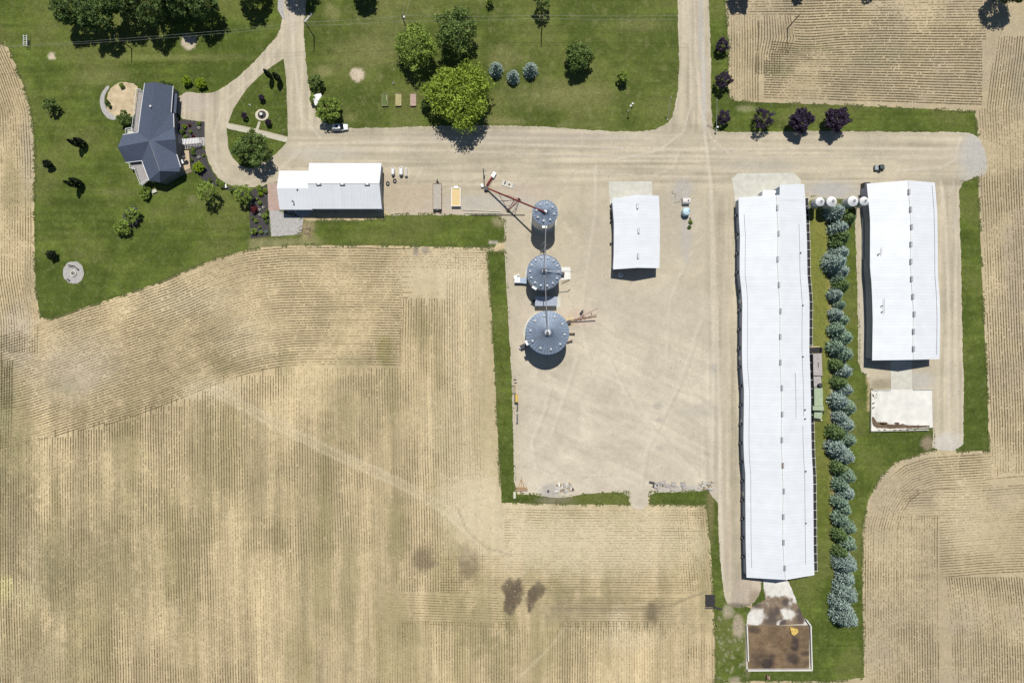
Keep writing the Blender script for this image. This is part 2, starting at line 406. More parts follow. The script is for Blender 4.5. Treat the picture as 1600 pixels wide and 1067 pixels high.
    c = mixc(c, blob(X, Y, 52, 870, 8, 50, .5) * .5, (.50, .43, .28))
    tr = [(325, 605), (420, 656), (520, 708), (620, 752), (690, 792), (740, 835), (800, 862), (870, 868)]
    c = mixc(c, stroke(X, Y, tr[:6], 9) * .22, pale); c = mixc(c, stroke(X, Y, [(x - 2, y + 6) for x, y in tr[:6]], 2.2) * .35, (.66, .58, .43))
    c = mixc(c, stroke(X, Y, [(x + 3, y - 6) for x, y in tr[:6]], 2.2) * .35, (.66, .58, .43))
    c = mixc(c, stroke(X, Y, [(716, 795), (730, 830), (760, 855), (800, 868)], 1.6) * .6, (.28, .25, .17))
    c = mixc(c, stroke(X, Y, [(1102, 925), (1080, 932), (1050, 945), (1020, 950), (950, 952), (860, 950)], 3) * .55, (.24, .2, .13))
    c = mixc(c, stroke(X, Y, [(0, 545), (20, 560), (60, 580)], 3) * .4, pale)
    c = mixc(c, stroke(X, Y, [(800, 1067), (830, 1040), (860, 1010), (880, 985)], 3) * .35, pale)
    return np.clip(c, .02, 1)
def lawn_paint(X, Y):
    c = np.tile(np.array([.098, .130, .024]), (len(X), 1))
    big = fbm(X / 70., Y / 55., 41); mid = fbm(X / 16., Y / 16., 44)
    stripes = fbm(X / 120., Y / 3.6, 47, 2)
    c = c * (1 + (mid - .5) * .6 + (stripes - .5) * .6)[:, None]
    north = (1 - sm(190, 230, Y)) * sm(470, 500, X) * (1 - sm(1060, 1080, X))
    c = mixc(c, north * .28, (.128, .140, .042))
    c = mixc(c, sm(.48, .68, big) * .5, (.140, .148, .045)); c = mixc(c, (1 - sm(.34, .50, big)) * .5, (.050, .075, .013))
    c = mixc(c, sm(.62, .8, fbm(X / 9., Y / 9., 51)) * north * .45, (.20, .20, .085))
    for (x, y, rx, ry, a) in ((600, 50, 40, 40, .25), (570, 80, 50, 20, .3), (790, 90, 25, 18, .4), (900, 150, 60, 18, .3), (1000, 40, 40, 10, .3), (505, 112, 14, 8, .7), (545, 185, 12, 6, .4),
                              (520, 20, 12, 12, .5), (790, 190, 30, 5, .5), (830, 150, 50, 20, .25), (280, 90, 110, 5, .35), (160, 120, 40, 14, .3)):
        c = mixc(c, blob(X, Y, x, y, rx, ry, .7) * a, (.25, .235, .10))
    # strip between the long barns
    mid2 = sm(1255, 1262, X) * sm(300, 310, Y) * (1 - sm(1300, 1312, X)) * (1 - sm(760, 900, Y))
    c = mixc(c, mid2 * (.75 - .45 * sm(450, 800, Y)), (.205, .215, .048))
    c = mixc(c, stroke(X, Y, [(1294, 318), (1297, 450), (1299, 560)], 6) * .55, (.27, .23, .09))
    c = mixc(c, stroke(X, Y, [(1305, 320), (1303, 440), (1304, 560), (1303, 700), (1308, 800), (1310, 900), (1311, 940)], 7) * .75, (.42, .34, .21))
    c = mixc(c, stroke(X, Y, [(1297, 600), (1297, 700), (1300, 800)], 5) * .35, (.27, .22, .09))
    c = mixc(c, blob(X, Y, 1286, 350, 14, 20, .6) * .5, (.23, .21, .06))
    # weedy margin beside the west shed, dirt round the manure pad
    c = mixc(c, sm(368, 376, Y) * (1 - sm(395, 398, Y)) * (1 - sm(480, 515, X)) * sm(385, 395, X) * (.5 + .4 * (mid - .3)), (.30, .27, .14))
    c = mixc(c, blob(X, Y, 480, 357, 11, 16, .5) * .75, (.34, .27, .16))
    c = mixc(c, blob(X, Y, 780, 345, 10, 10, .5) * .6, (.33, .28, .17)); c = mixc(c, stroke(X, Y, [(765, 379), (785, 382)], 2.5) * .9, (.5, .46, .38))
    c = mixc(c, stroke(X, Y, [(763, 388), (790, 390)], 2) * .9, (.5, .46, .38))
    c = mixc(c, blob(X, Y, 1154, 978, 9, 17, .25) * .95, (.36, .30, .22)); c = mixc(c, blob(X, Y, 1137, 955, 8, 10, .5) * .8, (.40, .35, .25))
    c = mixc(c, blob(X, Y, 1168, 1012, 4, 40, .4) * .6, (.33, .27, .18)); c = mixc(c, blob(X, Y, 1150, 1062, 8, 6, .4) * .8, (.40, .33, .25))
    c = mixc(c, sm(.60, .72, fbm(X / 3.2, Y / 3.2, 61)) * blob(X, Y, 1142, 1010, 28, 70, .3) * .6, (.34, .32, .22))
    c = mixc(c, blob(X, Y, 1449, 692, 10, 10, .5) * .7, (.33, .25, .19)); c = mixc(c, stroke(X, Y, [(1355, 585), (1358, 605), (1357, 640)], 3) * .8, (.45, .36, .22))
    c = mixc(c, stroke(X, Y, [(1440, 712), (1400, 726), (1372, 750), (1354, 790)], 5) * .5, (.16, .20, .05))
    c = mixc(c, blob(X, Y, 868, 782, 26, 8, .5) * .7, (.24, .21, .14))
    c = mixc(c, blob(X, Y, 1110, 800, 6, 40, .5) * .5, (.26, .2, .11)); c = mixc(c, blob(X, Y, 1165, 170, 16, 5, .5) * .7, (.28, .27, .15))
    # field and gravel margins
    c = mixc(c, blob(X, Y, 213, 300, 60, 5, .6) * .2, (.22, .2, .1)); c = mixc(c, blob(X, Y, 300, 312, 8, 6, .5) * .4, (.25, .23, .12))
    for (x, y, r) in ((558, 116, 10.5), (295, 66, 12), (81, 88, 6)):
        c = mixc(c, blob(X, Y, x, y, r, r, .10, .25) * .98, (.52, .44, .33))
    c = mixc(c, sm(.66, .7, fbm(X / 1.7, Y / 1.7, 71, 2)) * .25, (.20, .20, .09))
    return np.clip(c, .01, 1)
def gravel_paint(X, Y):
    c = np.tile(np.array([.462, .408, .305]), (len(X), 1))
    yard = sm(330, 620, Y) * sm(780, 840, X) * (1 - sm(1100, 1150, X))
    c = mixc(c, yard * .85, (.555, .50, .395))
    lane_h = (1 - sm(285, 310, Y)) * sm(430, 480, X) * sm(185, 210, Y)
    lane_e = sm(1085, 1110, X) * (1 - sm(1300, 1320, X)); lane_r = sm(1456, 1470, X) * sm(280, 300, Y)
    lane_n = (1 - sm(190, 215, Y))
    vert = np.clip(lane_e * sm(290, 320, Y) + lane_r + lane_n, 0, 1)
    nh = fbm(X / 150., Y / 4.0, 81, 3); nv = fbm(X / 4.0, Y / 150., 83, 3); nb = fbm(X / 34., Y / 34., 85)
    a = (X - 960) ; b = (Y - 620); rad = np.sqrt(a * a + b * b * .8); nr = fbm(rad / 5.5, np.arctan2(b, a) * 1.3, 87, 3)
    nd = fbm((X + Y * .5) / 90., (Y - X * .5) / 5., 89, 3)
    wx = X + 40 * (fbm(X / 90., Y / 90., 201, 2) - .5); wy = Y + 40 * (fbm(X / 90., Y / 90., 203, 2) - .5); nw = fbm((wx + 2.2 * wy) / 120., (wy - .4 * wx) / 6., 205, 3)
    k = 1 + lane_h * (nh - .5) * .62 + vert * (nv - .5) * .60 + yard * ((nr - .5) * .07 + (nd - .5) * .16 + (nw - .5) * .16) + (fbm(X / 9., Y / 9., 213) - .5) * .14 + (nb - .5) * .30
    rest = np.clip(1 - lane_h - vert - yard, 0, 1); k = k + rest * (fbm(X / 12., Y / 12., 91) - .5) * .12
    c = c * k[:, None]
    tracks = (([(470, 225), (700, 222), (900, 230), (1100, 235), (1300, 232), (1480, 235)], 2.2, .5), ([(480, 236), (700, 236), (900, 243), (1100, 247), (1300, 245), (1470, 248)], 2.2, .45),
              ([(1075, 0), (1078, 100), (1080, 160), (1068, 205), (1030, 235), (960, 250)], 2.2, .45), ([(1085, 0), (1088, 100), (1094, 170), (1110, 215), (1140, 240)], 2.2, .5),
              ([(1098, 60), (1100, 200), (1112, 300), (1120, 500), (1125, 700), (1128, 900)], 2.5, .5), ([(1110, 300), (1113, 500), (1113, 760)], 2.5, .45),
              ([(1060, 240), (1050, 262), (1020, 275), (900, 270)], 2, .4), ([(1095, 370), (1070, 410), (1045, 470), (1040, 560)], 2, .35),
              ([(1500, 215), (1492, 250), (1470, 262), (1400, 268)], 2.5, .45), ([(1470, 285), (1478, 350), (1482, 500), (1482, 690)], 2.5, .5), ([(1490, 285), (1494, 400), (1496, 690)], 2.2, .4),
              ([(860, 600), (850, 640), (830, 690), (835, 730), (880, 745), (980, 740)], 3, .4), ([(900, 560), (880, 620), (860, 680)], 3, .35),
              ([(950, 560), (990, 640), (1050, 700), (1090, 740)], 3, .3), ([(920, 560), (905, 500), (915, 430), (930, 330), (930, 260)], 3, .35),
              ([(1000, 760), (1010, 700), (1060, 600), (1095, 500)], 3, .35), ([(330, 240), (345, 275), (385, 286), (430, 270), (470, 235)], 2.2, .4), ([(345, 170), (335, 210), (338, 250)], 2, .4),
              ([(455, 0), (460, 100), (470, 180), (500, 215)], 2.2, .4), ([(445, 60), (400, 120), (350, 160)], 2.2, .35),
              ([(620, 340), (640, 300), (660, 262)], 2.2, .3), ([(640, 335), (690, 300), (780, 262)], 2, .3))
    for pts, wd, am in tracks:
        m_ = .55 + .9 * (fbm(X / 20., Y / 20., 211) - .2)
        c = mixc(c, stroke(X, Y, pts, wd) * np.clip(am * 1.15 * m_, 0, .8), (.62, .565, .465)); q_ = [(x + 5.5, y + 1.5) for x, y in pts]; c = mixc(c, stroke(X, Y, q_, wd * .8) * np.clip(am * .7 * m_, 0, .6), (.37, .315, .245))
    for (x, y, rx, ry, col, am) in ((1522, 246, 24, 36, (.42, .42, .405), .75), (1300, 297, 40, 13, (.40, .39, .37), .85), (1066, 300, 14, 20, (.37, .36, .36), .7), (1072, 360, 8, 50, (.40, .39, .40), .6),
                                    (640, 310, 45, 25, (.46, .37, .265), .6), (600, 300, 20, 40, (.42, .35, .25), .5), (700, 330, 50, 6, (.50, .42, .34), .6), (820, 300, 40, 14, (.48, .40, .33), .5),
                                    (940, 400, 30, 80, (.46, .41, .34), .35), (820, 500, 20, 40, (.50, .42, .34), .35), (1060, 350, 40, 60, (.46, .42, .34), .4), (905, 495, 30, 14, (.52, .40, .33), .5),
                                    (1020, 480, 80, 30, (.50, .45, .37), .4), (1090, 640, 30, 10, (.42, .38, .33), .5), (1028, 634, 8, 5, (.36, .33, .29), .6), (1030, 656, 6, 4, (.36, .33, .29), .6),
                                    (1115, 575, 4, 8, (.36, .35, .33), .5), (1030, 700, 6, 4, (.4, .37, .32), .5), (860, 768, 16, 12, (.36, .34, .32), .7), (1070, 765, 46, 6, (.42, .40, .37), .7),
                                    (1400, 600, 20, 10, (.34, .29, .21), .8), (1375, 603, 16, 10, (.30, .26, .18), .85), (1435, 595, 22, 14, (.45, .44, .41), .7), (1350, 440, 6, 140, (.50, .47, .41), .5),
                                    (1480, 692, 24, 14, (.56, .54, .50), .6), (1095, 40, 4, 60, (.40, .40, .40), .5), (1100, 140, 4, 60, (.42, .42, .42), .5), (1190, 260, 60, 8, (.43, .41, .36), .4),
                                    (1138, 850, 4, 60, (.42, .35, .27), .6), (1165, 925, 22, 18, (.44, .36, .30), .5), (1180, 935, 10, 14, (.26, .21, .15), .7), (1150, 946, 22, 4, (.16, .13, .11), .8),
                                    (1132, 600, 5, 300, (.45, .39, .32), .35), (300, 160, 30, 16, (.47, .40, .35), .5), (455, 30, 10, 30, (.5, .43, .38), .4), (760, 318, 80, 12, (.44, .42, .38), .6),
                                    (500, 240, 60, 10, (.42, .40, .36), .4), (820, 215, 200, 8, (.46, .41, .35), .4), (1450, 245, 60, 12, (.52, .45, .36), .4)):
        c = mixc(c, blob(X, Y, x, y, rx, ry, .5, .3, 19) * am, col)
    return np.clip(c, .02, 1)

# field: one sheet to the horizon (fine in view, coarse beyond)
def field_sheet():
    xs = np.concatenate([[-6000, -3000, -1500, -700], np.arange(-60, 1661, 2.7), [2300, 3100, 4600, 7600]])
    ys = np.concatenate([[-6000, -3000, -1500, -700], np.arange(-60, 1129, 2.9), [1800, 2600, 4100, 7100]])
    gx, gy = np.meshgrid(xs, ys); nx, ny = len(xs), len(ys)
    V = np.zeros((nx * ny, 3)); V[:, 0] = (gx.ravel() - 800) / S; V[:, 1] = (533.5 - gy.ravel()) / S
    i = np.arange(nx * ny).reshape(ny, nx)
    F = np.stack([i[1:, :-1], i[1:, 1:], i[:-1, 1:], i[:-1, :-1]], -1).reshape(-1, 4)
    tag(link('field', np_mesh('field', V, F, M['field'], col=field_paint(gx.ravel(), gy.ravel()))), kind='structure')
field_sheet()

TUFT = []
LAWN_N = [(-150, -120), (1075, -120), (1075, 215), (1000, 215), (640, 215), (500, 215), (440, 280), (440, 345), (600, 345), (600, 335), (700, 332), (792, 333), (790, 387), (700, 386), (600, 384), (500, 383), (440, 384), (395, 388),
          (330, 406), (260, 437), (200, 459), (130, 481), (66, 504), (58, 470), (55, 430), (53, 330), (55, 250), (50, 175), (32, 120), (6, 60), (-150, 30)]
sheet('lawn', LAWN_N, .02, M['lawn'], lawn_paint, 3.6, 1.0)
sheet('lawn', [(762, 393), (793, 393), (800, 500), (806, 600), (807, 700), (808, 772), (860, 771), (982, 769), (983, 788), (900, 788), (784, 785), (779, 700), (774, 600), (769, 500), (764, 430)], .02, M['lawn'], lawn_paint, 3.0, .9, 0)
sheet('lawn', [(1016, 767), (1128, 765), (1135, 850), (1142, 940), (1175, 950), (1175, 905), (1245, 890), (1245, 330), (1258, 305), (1345, 305), (1345, 576), (1370, 600), (1370, 668), (1462, 668), (1462, 702), (1440, 708), (1400, 722), (1375, 745), (1357, 780),
               (1348, 820), (1347, 900), (1349, 1000), (1350, 1058), (1300, 1064), (1180, 1063), (1126, 1066), (1124, 1110), (1118, 1110), (1117, 1000), (1115, 940), (1112, 880), (1108, 830), (1103, 789), (1015, 788)], .02, M['lawn'], lawn_paint, 3.2, .9, 0)
sheet('lawn', [(1485, 284), (1528, 277), (1531, 350), (1537, 500), (1543, 600), (1545, 704), (1495, 705)], .02, M['lawn'], lawn_paint, 3.2, .7, 0)
sheet('lawn', [(1100, -120), (1133, -120), (1133, 0), (1138, 60), (1138, 152), (1150, 158), (1180, 160), (1300, 164), (1440, 170), (1523, 175), (1528, 215), (1300, 218), (1100, 218)], .02, M['lawn'], lawn_paint, 3.2, .8, 0)
GRAVEL = [(1107, -120), (1107, 0), (1110, 60), (1111, 150), (1113, 200), (1119, 207), (1200, 206), (1300, 205), (1440, 207), (1500, 206), (1528, 211), (1541, 240), (1543, 272), (1527, 278), (1498, 287), (1499, 330), (1502, 420), (1503, 520), (1506, 600), (1505, 660), (1505, 704),
          (1456, 704), (1458, 680), (1455, 660), (1457, 640), (1457, 609), (1360, 612), (1357, 590), (1341, 577), (1341, 530), (1339, 440), (1336, 340), (1337, 312), (1266, 309), (1262, 322), (1240, 330), (1240, 880), (1190, 900), (1189, 925), (1175, 945), (1150, 950), (1133, 942),
          (1128, 905), (1123, 850), (1121, 765), (1060, 769), (1013, 769), (1012, 795), (985, 795), (983, 769), (940, 769), (908, 772), (890, 776), (870, 778), (840, 773), (803, 771), (802, 700), (801, 640), (798, 560), (793, 480), (790, 420), (788, 385), (788, 338), (760, 336), (700, 337), (650, 335), (600, 338), (600, 300), (440, 300),
          (440, 283), (418, 288), (400, 293), (385, 293), (365, 291), (348, 284), (336, 274), (325, 252), (320, 230), (320, 190), (276, 186), (277, 143), (330, 147), (350, 137), (385, 110), (420, 72), (438, 50), (441, 25), (440, -120),
          (480, -120), (479, 20), (474, 36), (478, 100), (485, 150), (493, 176), (505, 190), (520, 197), (545, 201), (600, 200), (680, 197), (760, 196), (850, 198), (940, 205), (990, 206), (1022, 204), (1042, 194), (1052, 180), (1058, 150), (1062, 100), (1059, 40), (1058, -120)]
sheet('gravel_yard', GRAVEL, .045, M['gravel'], gravel_paint, 2.3, 1.1, 1, 1.6)
sheet('lawn', [(443, 92), (447, 120), (449, 170), (450, 214), (420, 206), (357, 192), (365, 170), (385, 140), (410, 115), (430, 101)], .07, M['lawn'], lawn_paint, 3, .4, 0)
sheet('lawn', [(354, 200), (400, 211), (448, 223), (432, 240), (415, 251), (395, 263), (383, 262), (375, 258), (363, 246), (357, 232)], .07, M['lawn'], lawn_paint, 3, .4, 0)

def flat(name, pts, z, matl, jit=0.0, smooth=0, thick=.06, base=.0):
    p = smoothp(pts, smooth) if smooth else pts
    if jit:
        p = [(x + jit * mnoise.noise(Vector((x / 3, y / 3, 1))), y + jit * mnoise.noise(Vector((x / 3, y / 3, 7)))) for x, y in resample(p, 2.5)]
    o = MB().prism([G(x, y)[:2] for x, y in p], z - thick, z).build(name, matl); tag(o, kind='structure'); return o
def circ(x, y, r, n=24, ry=None): return [(x + r * math.cos(2 * math.pi * i / n), y + (ry or r) * math.sin(2 * math.pi * i / n)) for i in range(n)]

flat('garden_path', [(354, 194), (400, 204), (449, 216), (448, 223), (400, 211), (354, 201)], .11, M['path'], .5)
flat('garden_path', [(404, 190), (407.5, 191), (403, 206), (399, 205)], .105, M['path'], .4)
flat('garden_ring', circ(409.5, 180, 10.5, ry=9), .12, M['ring'], .5)
flat('concrete_apron', [(1143, 280), (1153, 271), (1240, 270), (1251, 281), (1252, 300), (1254, 312), (1148, 320), (1147, 300)], .11, M['concrete'])
flat('concrete_apron', [(951, 284), (1018.5, 283.5), (1020, 315), (953, 320)], .11, M['concrete'])
flat('concrete_apron', [(421, 329), (487, 329), (487, 333), (474, 340), (472, 362), (462, 367), (424, 370)], .085, M['concrete_grey'], .8)
flat('brick_pad', [(418, 288), (440, 284), (440, 329), (419.5, 329)], .08, M['brick'], .4)
flat('concrete_ramp', [(1391, 562), (1424, 562), (1425, 612), (1392, 612)], .12, M['concrete'])
flat('concrete_pad', [(877, 417.5), (891, 417.5), (892, 436), (877, 438)], .11, M['concrete_white'])
flat('grain_bin_pad', circ(849.3, 345, 20.7, 32), .12, M['concrete'])
flat('grain_bin_pad', circ(848.3, 430, 28, 32), .12, M['concrete'])
flat('grain_bin_pad', circ(852.5, 521, 35, 32), .12, M['concrete'])
flat('concrete_pad', [(868, 463), (876, 463), (876, 480), (868, 480)], .10, M['concrete'])
flat('wood_board', [(884, 497), (893, 490), (898, 500), (888, 506)], .10, M['sand'])  # boards lying at the foot of the widest bin, sand-coloured
flat('wood_board', [(888, 508), (899, 501), (901, 504), (890, 511)], .095, M['sand'], .4)
flat('dirt_patio', [(190, 128), (215, 132), (216, 150), (213, 178), (205, 184), (186, 186), (168, 184), (166, 160), (170, 142), (180, 133)], .05, M['sand'], 1.2, 1)
flat('curved_walk', [(168, 133), (172, 137), (164, 148), (163, 160), (167, 172), (176, 180), (183, 184), (180, 188), (170, 187), (160, 176), (156, 163), (157, 148)], .075, M['concrete_grey'], .3, 1)
flat('mulch_bed', [(277, 187), (320, 190.5), (320, 217), (300, 219), (276, 222)], .07, M['mulch'], .7)
flat('mulch_bed', [(296, 232), (320, 229), (323, 252), (333, 272), (344, 284), (352, 290), (340, 292), (325, 287), (312, 276), (298, 262)], .07, M['mulch'], .7, 1)
flat('mulch_bed', [(349, 291), (372, 294), (388, 300), (392, 318), (387, 318), (378, 305), (352, 296)], .065, M['mulch'], .7)
flat('mulch_bed', [(389, 298), (417, 290), (420, 325), (421.5, 369), (392, 373), (390, 340)], .07, M['mulch'], .5)
flat('mulch_bed', circ(206, 339, 14, ry=17), .05, M['mulch'], 1.2)
flat('entrance_walk', [(283, 218), (290, 217), (320, 215), (320, 228), (290, 234), (283, 232)], .10, M['concrete_grey'])
flat('fire_pit_pad', circ(115, 426, 16.5, 30, 17.5), .06, M['concrete_grey'], 1.3)
flat('pipe_gravel', [(722, 329), (790, 333), (790, 337), (722, 335)], .062, M['gravel'], .5) if False else None
flat('stone_kerb', [(436, -90), (441, -90), (443, 16), (446, 30), (442, 30), (434, 16)], .09, M['concrete_grey'])
flat('stone_kerb', [(486, 20), (489, 21), (477, 36), (474, 34)], .09, M['concrete_grey'])

# ragged grass and weeds along every lawn edge, loose stones on the gravel
def scatter(name, X, Y, size, z, matl, tint):
    n = len(X); a = rng.uniform(0, 6.28, n); s_ = size * rng.uniform(.5, 1.4, n); e = rng.uniform(.35, .8, n); V4 = []
    for sx, sy in ((-1, -1), (1, -1), (1, 1), (-1, 1)):
        dx = sx * s_; dy = sy * s_ * e; V4.append(np.stack([X + dx * np.cos(a) - dy * np.sin(a), Y + dx * np.sin(a) + dy * np.cos(a), z + rng.uniform(0, .06, n)], -1))
    V = np.stack(V4, 1).reshape(-1, 3)
    o = link(name, np_mesh(name, V, np.arange(len(V)).reshape(-1, 4), matl, tint=np.repeat(tint, 4))); tag(o, kind='stuff')
T_ = np.array([p for p in TUFT if -20 < p[0] < 1620 and -20 < p[1] < 1090]); T_ = np.repeat(T_, 7, 0) + rng.normal(size=(len(T_) * 7, 2)) * np.array([1.5, 1.5])
kk = fbm(T_[:, 0] / 12., T_[:, 1] / 12., 301) > .45
kk &= ~(inside(GRAVEL, T_[:, 0] - 3, T_[:, 1]) & inside(GRAVEL, T_[:, 0] + 3, T_[:, 1]) & inside(GRAVEL, T_[:, 0], T_[:, 1] - 3) & inside(GRAVEL, T_[:, 0], T_[:, 1] + 3)) & ~((T_[:, 0] > 1160) & (T_[:, 0] < 1262) & (T_[:, 1] > 300) & (T_[:, 1] < 1045)); T_ = T_[kk]
scatter('grass_tufts', (T_[:, 0] - 800) / S, (533.5 - T_[:, 1]) / S, .13, .09, leaf_mat('edge_grass', (.11, .13, .035), .6, 1.7), rng.random(len(T_)))
gx_, gy_ = rng.uniform(0, 1600, 26000), rng.uniform(0, 1067, 26000); kk = inside(GRAVEL, gx_, gy_) & (fbm(gx_ / 25., gy_ / 25., 305) > .46)
scatter('loose_stones', (gx_[kk] - 800) / S, (533.5 - gy_[kk]) / S, .09, .06, leaf_mat('stones', (.36, .33, .27), .45, 1.8), rng.random(kk.sum()))
gx_, gy_ = rng.uniform(-20, 1620, 60000), rng.uniform(-20, 1087, 60000); kk = fbm(gx_ / 18., gy_ / 18., 307) > .42
kk &= ~inside(GRAVEL, gx_, gy_)
for g_ in (LAWN_N, [(1016, 767), (1128, 765), (1142, 940), (1245, 890), (1245, 305), (1345, 305), (1345, 576), (1370, 600), (1462, 668), (1462, 702), (1400, 722), (1357, 780), (1347, 900), (1350, 1060), (1118, 1067), (1115, 940), (1103, 789)]): kk &= ~inside(g_, gx_, gy_)
kk &= ~((gx_ > 1495) & (gx_ < 1550) & (gy_ > 275) & (gy_ < 706)) & ~((gx_ > 1100) & (gx_ < 1530) & (gy_ < 216) & (gy_ > 150)) & ~((gx_ > 1100) & (gx_ < 1140) & (gy_ < 216)) & ~((gx_ > 760) & (gx_ < 1130) & (gy_ > 390) & (gy_ < 790))
scatter('crop_residue', (gx_[kk] - 800) / S, (533.5 - gy_[kk]) / S, .12, .03, leaf_mat('straw_residue', (.50, .43, .29), .5, 1.5), rng.random(kk.sum()))
# ------------------------------------------------------------------ crop rows
def crop_rows(name, rows, dens=.8, wd=.20, seg=.5, fade=None):
    """rows: list of polylines in photograph pixels -> thousands of seedling clumps"""
    quads = []; Ts = []
    seg = .44
    for ri, ln in enumerate(rows):
        a = np.array(ln, float)
        if len(a) < 2: continue
        d = np.hypot(*(a[1:] - a[:-1]).T); cum = np.concatenate([[0], np.cumsum(d)])
        if cum[-1] < 4: continue
        t = np.arange(0, cum[-1], seg * S); t = t + rng.uniform(-.3, .3, t.size) * seg * S; t = np.clip(t, 0, cum[-1])
        x = np.interp(t, cum, a[:, 0]); y = np.interp(t, cum, a[:, 1])
        e = 1.0; x2 = np.interp(np.clip(t + e, 0, cum[-1]), cum, a[:, 0]); y2 = np.interp(np.clip(t + e, 0, cum[-1]), cum, a[:, 1])
        x1 = np.interp(np.clip(t - e, 0, cum[-1]), cum, a[:, 0]); y1 = np.interp(np.clip(t - e, 0, cum[-1]), cum, a[:, 1])
        dx, dy = x2 - x1, y2 - y1; q = np.hypot(dx, dy) + 1e-9; dx /= q; dy /= q
        vig = .30 + .95 * sm(.34, .66, fbm(x / 60., y / 60., 101)) * (.55 + .9 * fbm(x / 9., y / 9., 105)) + .35 * (rng.random() - .5)
        vig = vig + .45 * (vnoise(np.full_like(t, ri * 3.7), t / 60., 109) - .5)
        x = x + (fbm(x / 60., y / 60., 95, 2) - .5) * 2.2; y = y + (fbm(x / 60., y / 60., 97, 2) - .5) * 2.2
        if fade is not None: vig = vig * fade(x, y)
        vig = np.clip(vig * (dens + .25), 0, 1.3)
        k = rng.random(t.size) < np.clip(.35 + vig * .75, 0, .97) * (vig > .08); k &= (x > -25) & (x < 1625) & (y > -25) & (y < 1092)
        x, y, dx, dy, vig = x[k], y[k], dx[k], dy[k], vig[k]; n = x.size
        if not n: continue
        X = (x - 800) / S; Y = (533.5 - y) / S; dy = -dy
        L = seg * rng.uniform(.40, .70, n); W = wd * (.30 + .62 * vig) * rng.uniform(.75, 1.25, n) * .5; z = rng.uniform(.05, .12, n)
        nx, ny = -dy, dx; V4 = []
        for sx, sy, dz in ((-1, -1, 0), (1, -1, .03), (1, 1, .05), (-1, 1, 0)):
            V4.append(np.stack([X + dx * L * sx + nx * W * sy, Y + dy * L * sx + ny * W * sy, z + dz], -1))
        quads.append(np.stack(V4, 1)); Ts.append(np.clip(vig * .75 + rng.random(n) * .25, 0, 1))
    V = np.concatenate(quads).reshape(-1, 3); F = np.arange(len(V)).reshape(-1, 4)
    T = np.repeat(np.concatenate(Ts), 4)
    o = link(name, np_mesh(name, V, F, M['crop'], tint=T)); tag(o, kind='stuff'); return o
def pl(pts): a = np.array(pts, float); return lambda q: np.interp(q, a[:, 0], a[:, 1])
edge = pl([(-30, 537), (66, 506), (130, 483), (200, 461), (260, 440), (300, 422), (340, 405), (392, 392), (440, 388), (520, 387), (760, 391)])
rows = []
PITCH = 4.06
def smooth_edge(k):
    xs = np.arange(-20, 775, 8.); y = edge(xs); s = 1 + k // 4
    ker = np.ones(2 * s + 1) / (2 * s + 1); yp = np.pad(y, s, mode='edge'); y = np.convolve(yp, ker, 'valid')
    sl = np.gradient(y, xs); return xs, y + k * PITCH * np.sqrt(1 + sl ** 2) * .99
for k in range(46):
    xs, y = smooth_edge(k)
    xr = 770 if k < 8 else (640 + 8 * math.sin(k * 3) if k < 20 else 630)
    lim = 700 - .22 * xs; lim = np.where(xs > 300, np.interp(xs, [300, 340, 430, 440, 640], [634, 602, 588, 580, 578]), lim)
    m = (xs < xr) & (y < lim)
    rows.append(list(zip(xs[m], y[m])))
def fadeA(x, y): return 1 - .75 * blob(x, y, 700, 420, 90, 45, .5) - .55 * blob(x, y, 110, 570, 80, 60, .5)
crop_rows('crop_rows', rows, .85, .19, .5, fadeA)
rows = []
bound = pl([(-30, 700), (100, 682), (250, 640), (300, 628), (345, 598), (430, 585), (440, 578), (629, 576), (630, 470), (700, 470), (701, 400), (760, 400), (800, 780)])
for i in range(int(1150 / PITCH)):
    x0 = -20 + i * PITCH
    ys = np.arange(60, 1100, 12.)
    sway = 4 * np.sin(ys / 170. + x0 / 400.) * (1 - sm(780, 960, np.full_like(ys, x0)))
    xx = x0 + sway
    top = float(bound(x0)) - 3 * (i * 7 % 5)
    if x0 < 22: top = 560
    if x0 > 755: top = 975 - 18 * (i % 3)
    elif x0 > 585: pass
    m = ys > top; m &= ~((ys > 926) & (ys < 972) & (x0 > 587)); m &= xx < 1117 + (ys - 1000) * .02
    seg = list(zip(xx[m], ys[m]))
    a = [p for p in seg if p[1] <= 930]; b = [p for p in seg if p[1] > 930]
    if x0 > 587: rows += [a, b]
    else: rows.append(seg)
def fadeB(x, y):
    tr = stroke(x, y, [(325, 605), (420, 656), (520, 708), (620, 752), (690, 792), (740, 835), (800, 862)], 9)
    return np.clip(1 - .4 * tr - .55 * sm(690, 740, x) * (1 - sm(940, 970, y)) - .9 * blob(x, y, 800, 928, 20, 30, .2) - .5 * blob(x, y, 730, 800, 40, 60, .5), 0, 1)
crop_rows('crop_rows', rows, .72, .19, .5, fadeB)
rows = []
for k in range(12): rows.append([(588, 927 + k * PITCH), (780, 934 + k * PITCH), (1108, 934 + k * PITCH * 1.0)])
for k in range(9): rows.append([(790, 795 + k * PITCH), (900, 797 + k * PITCH), (1098, 797 + k * PITCH)])
for k in range(24): rows.append([(690 if k > 8 else 790, 832 + k * PITCH), (1085, 832 + k * PITCH)])
for i in range(12): rows.append([(1100 - i * PITCH + 2, 800), (1108 - i * PITCH, 880), (1112 - i * PITCH, 925)])
crop_rows('crop_rows', rows, .42, .17, .5, lambda x, y: np.clip(1.1 - .8 * blob(x, y, 800, 928, 20, 30, .2) - .5 * sm(835, 850, y) * (1 - sm(880, 910, y)), 0, 1))
rows = []
wl = pl([(-30, -60), (60, 3), (120, 28), (175, 47), (250, 51), (430, 51), (504, 62), (560, 62)])
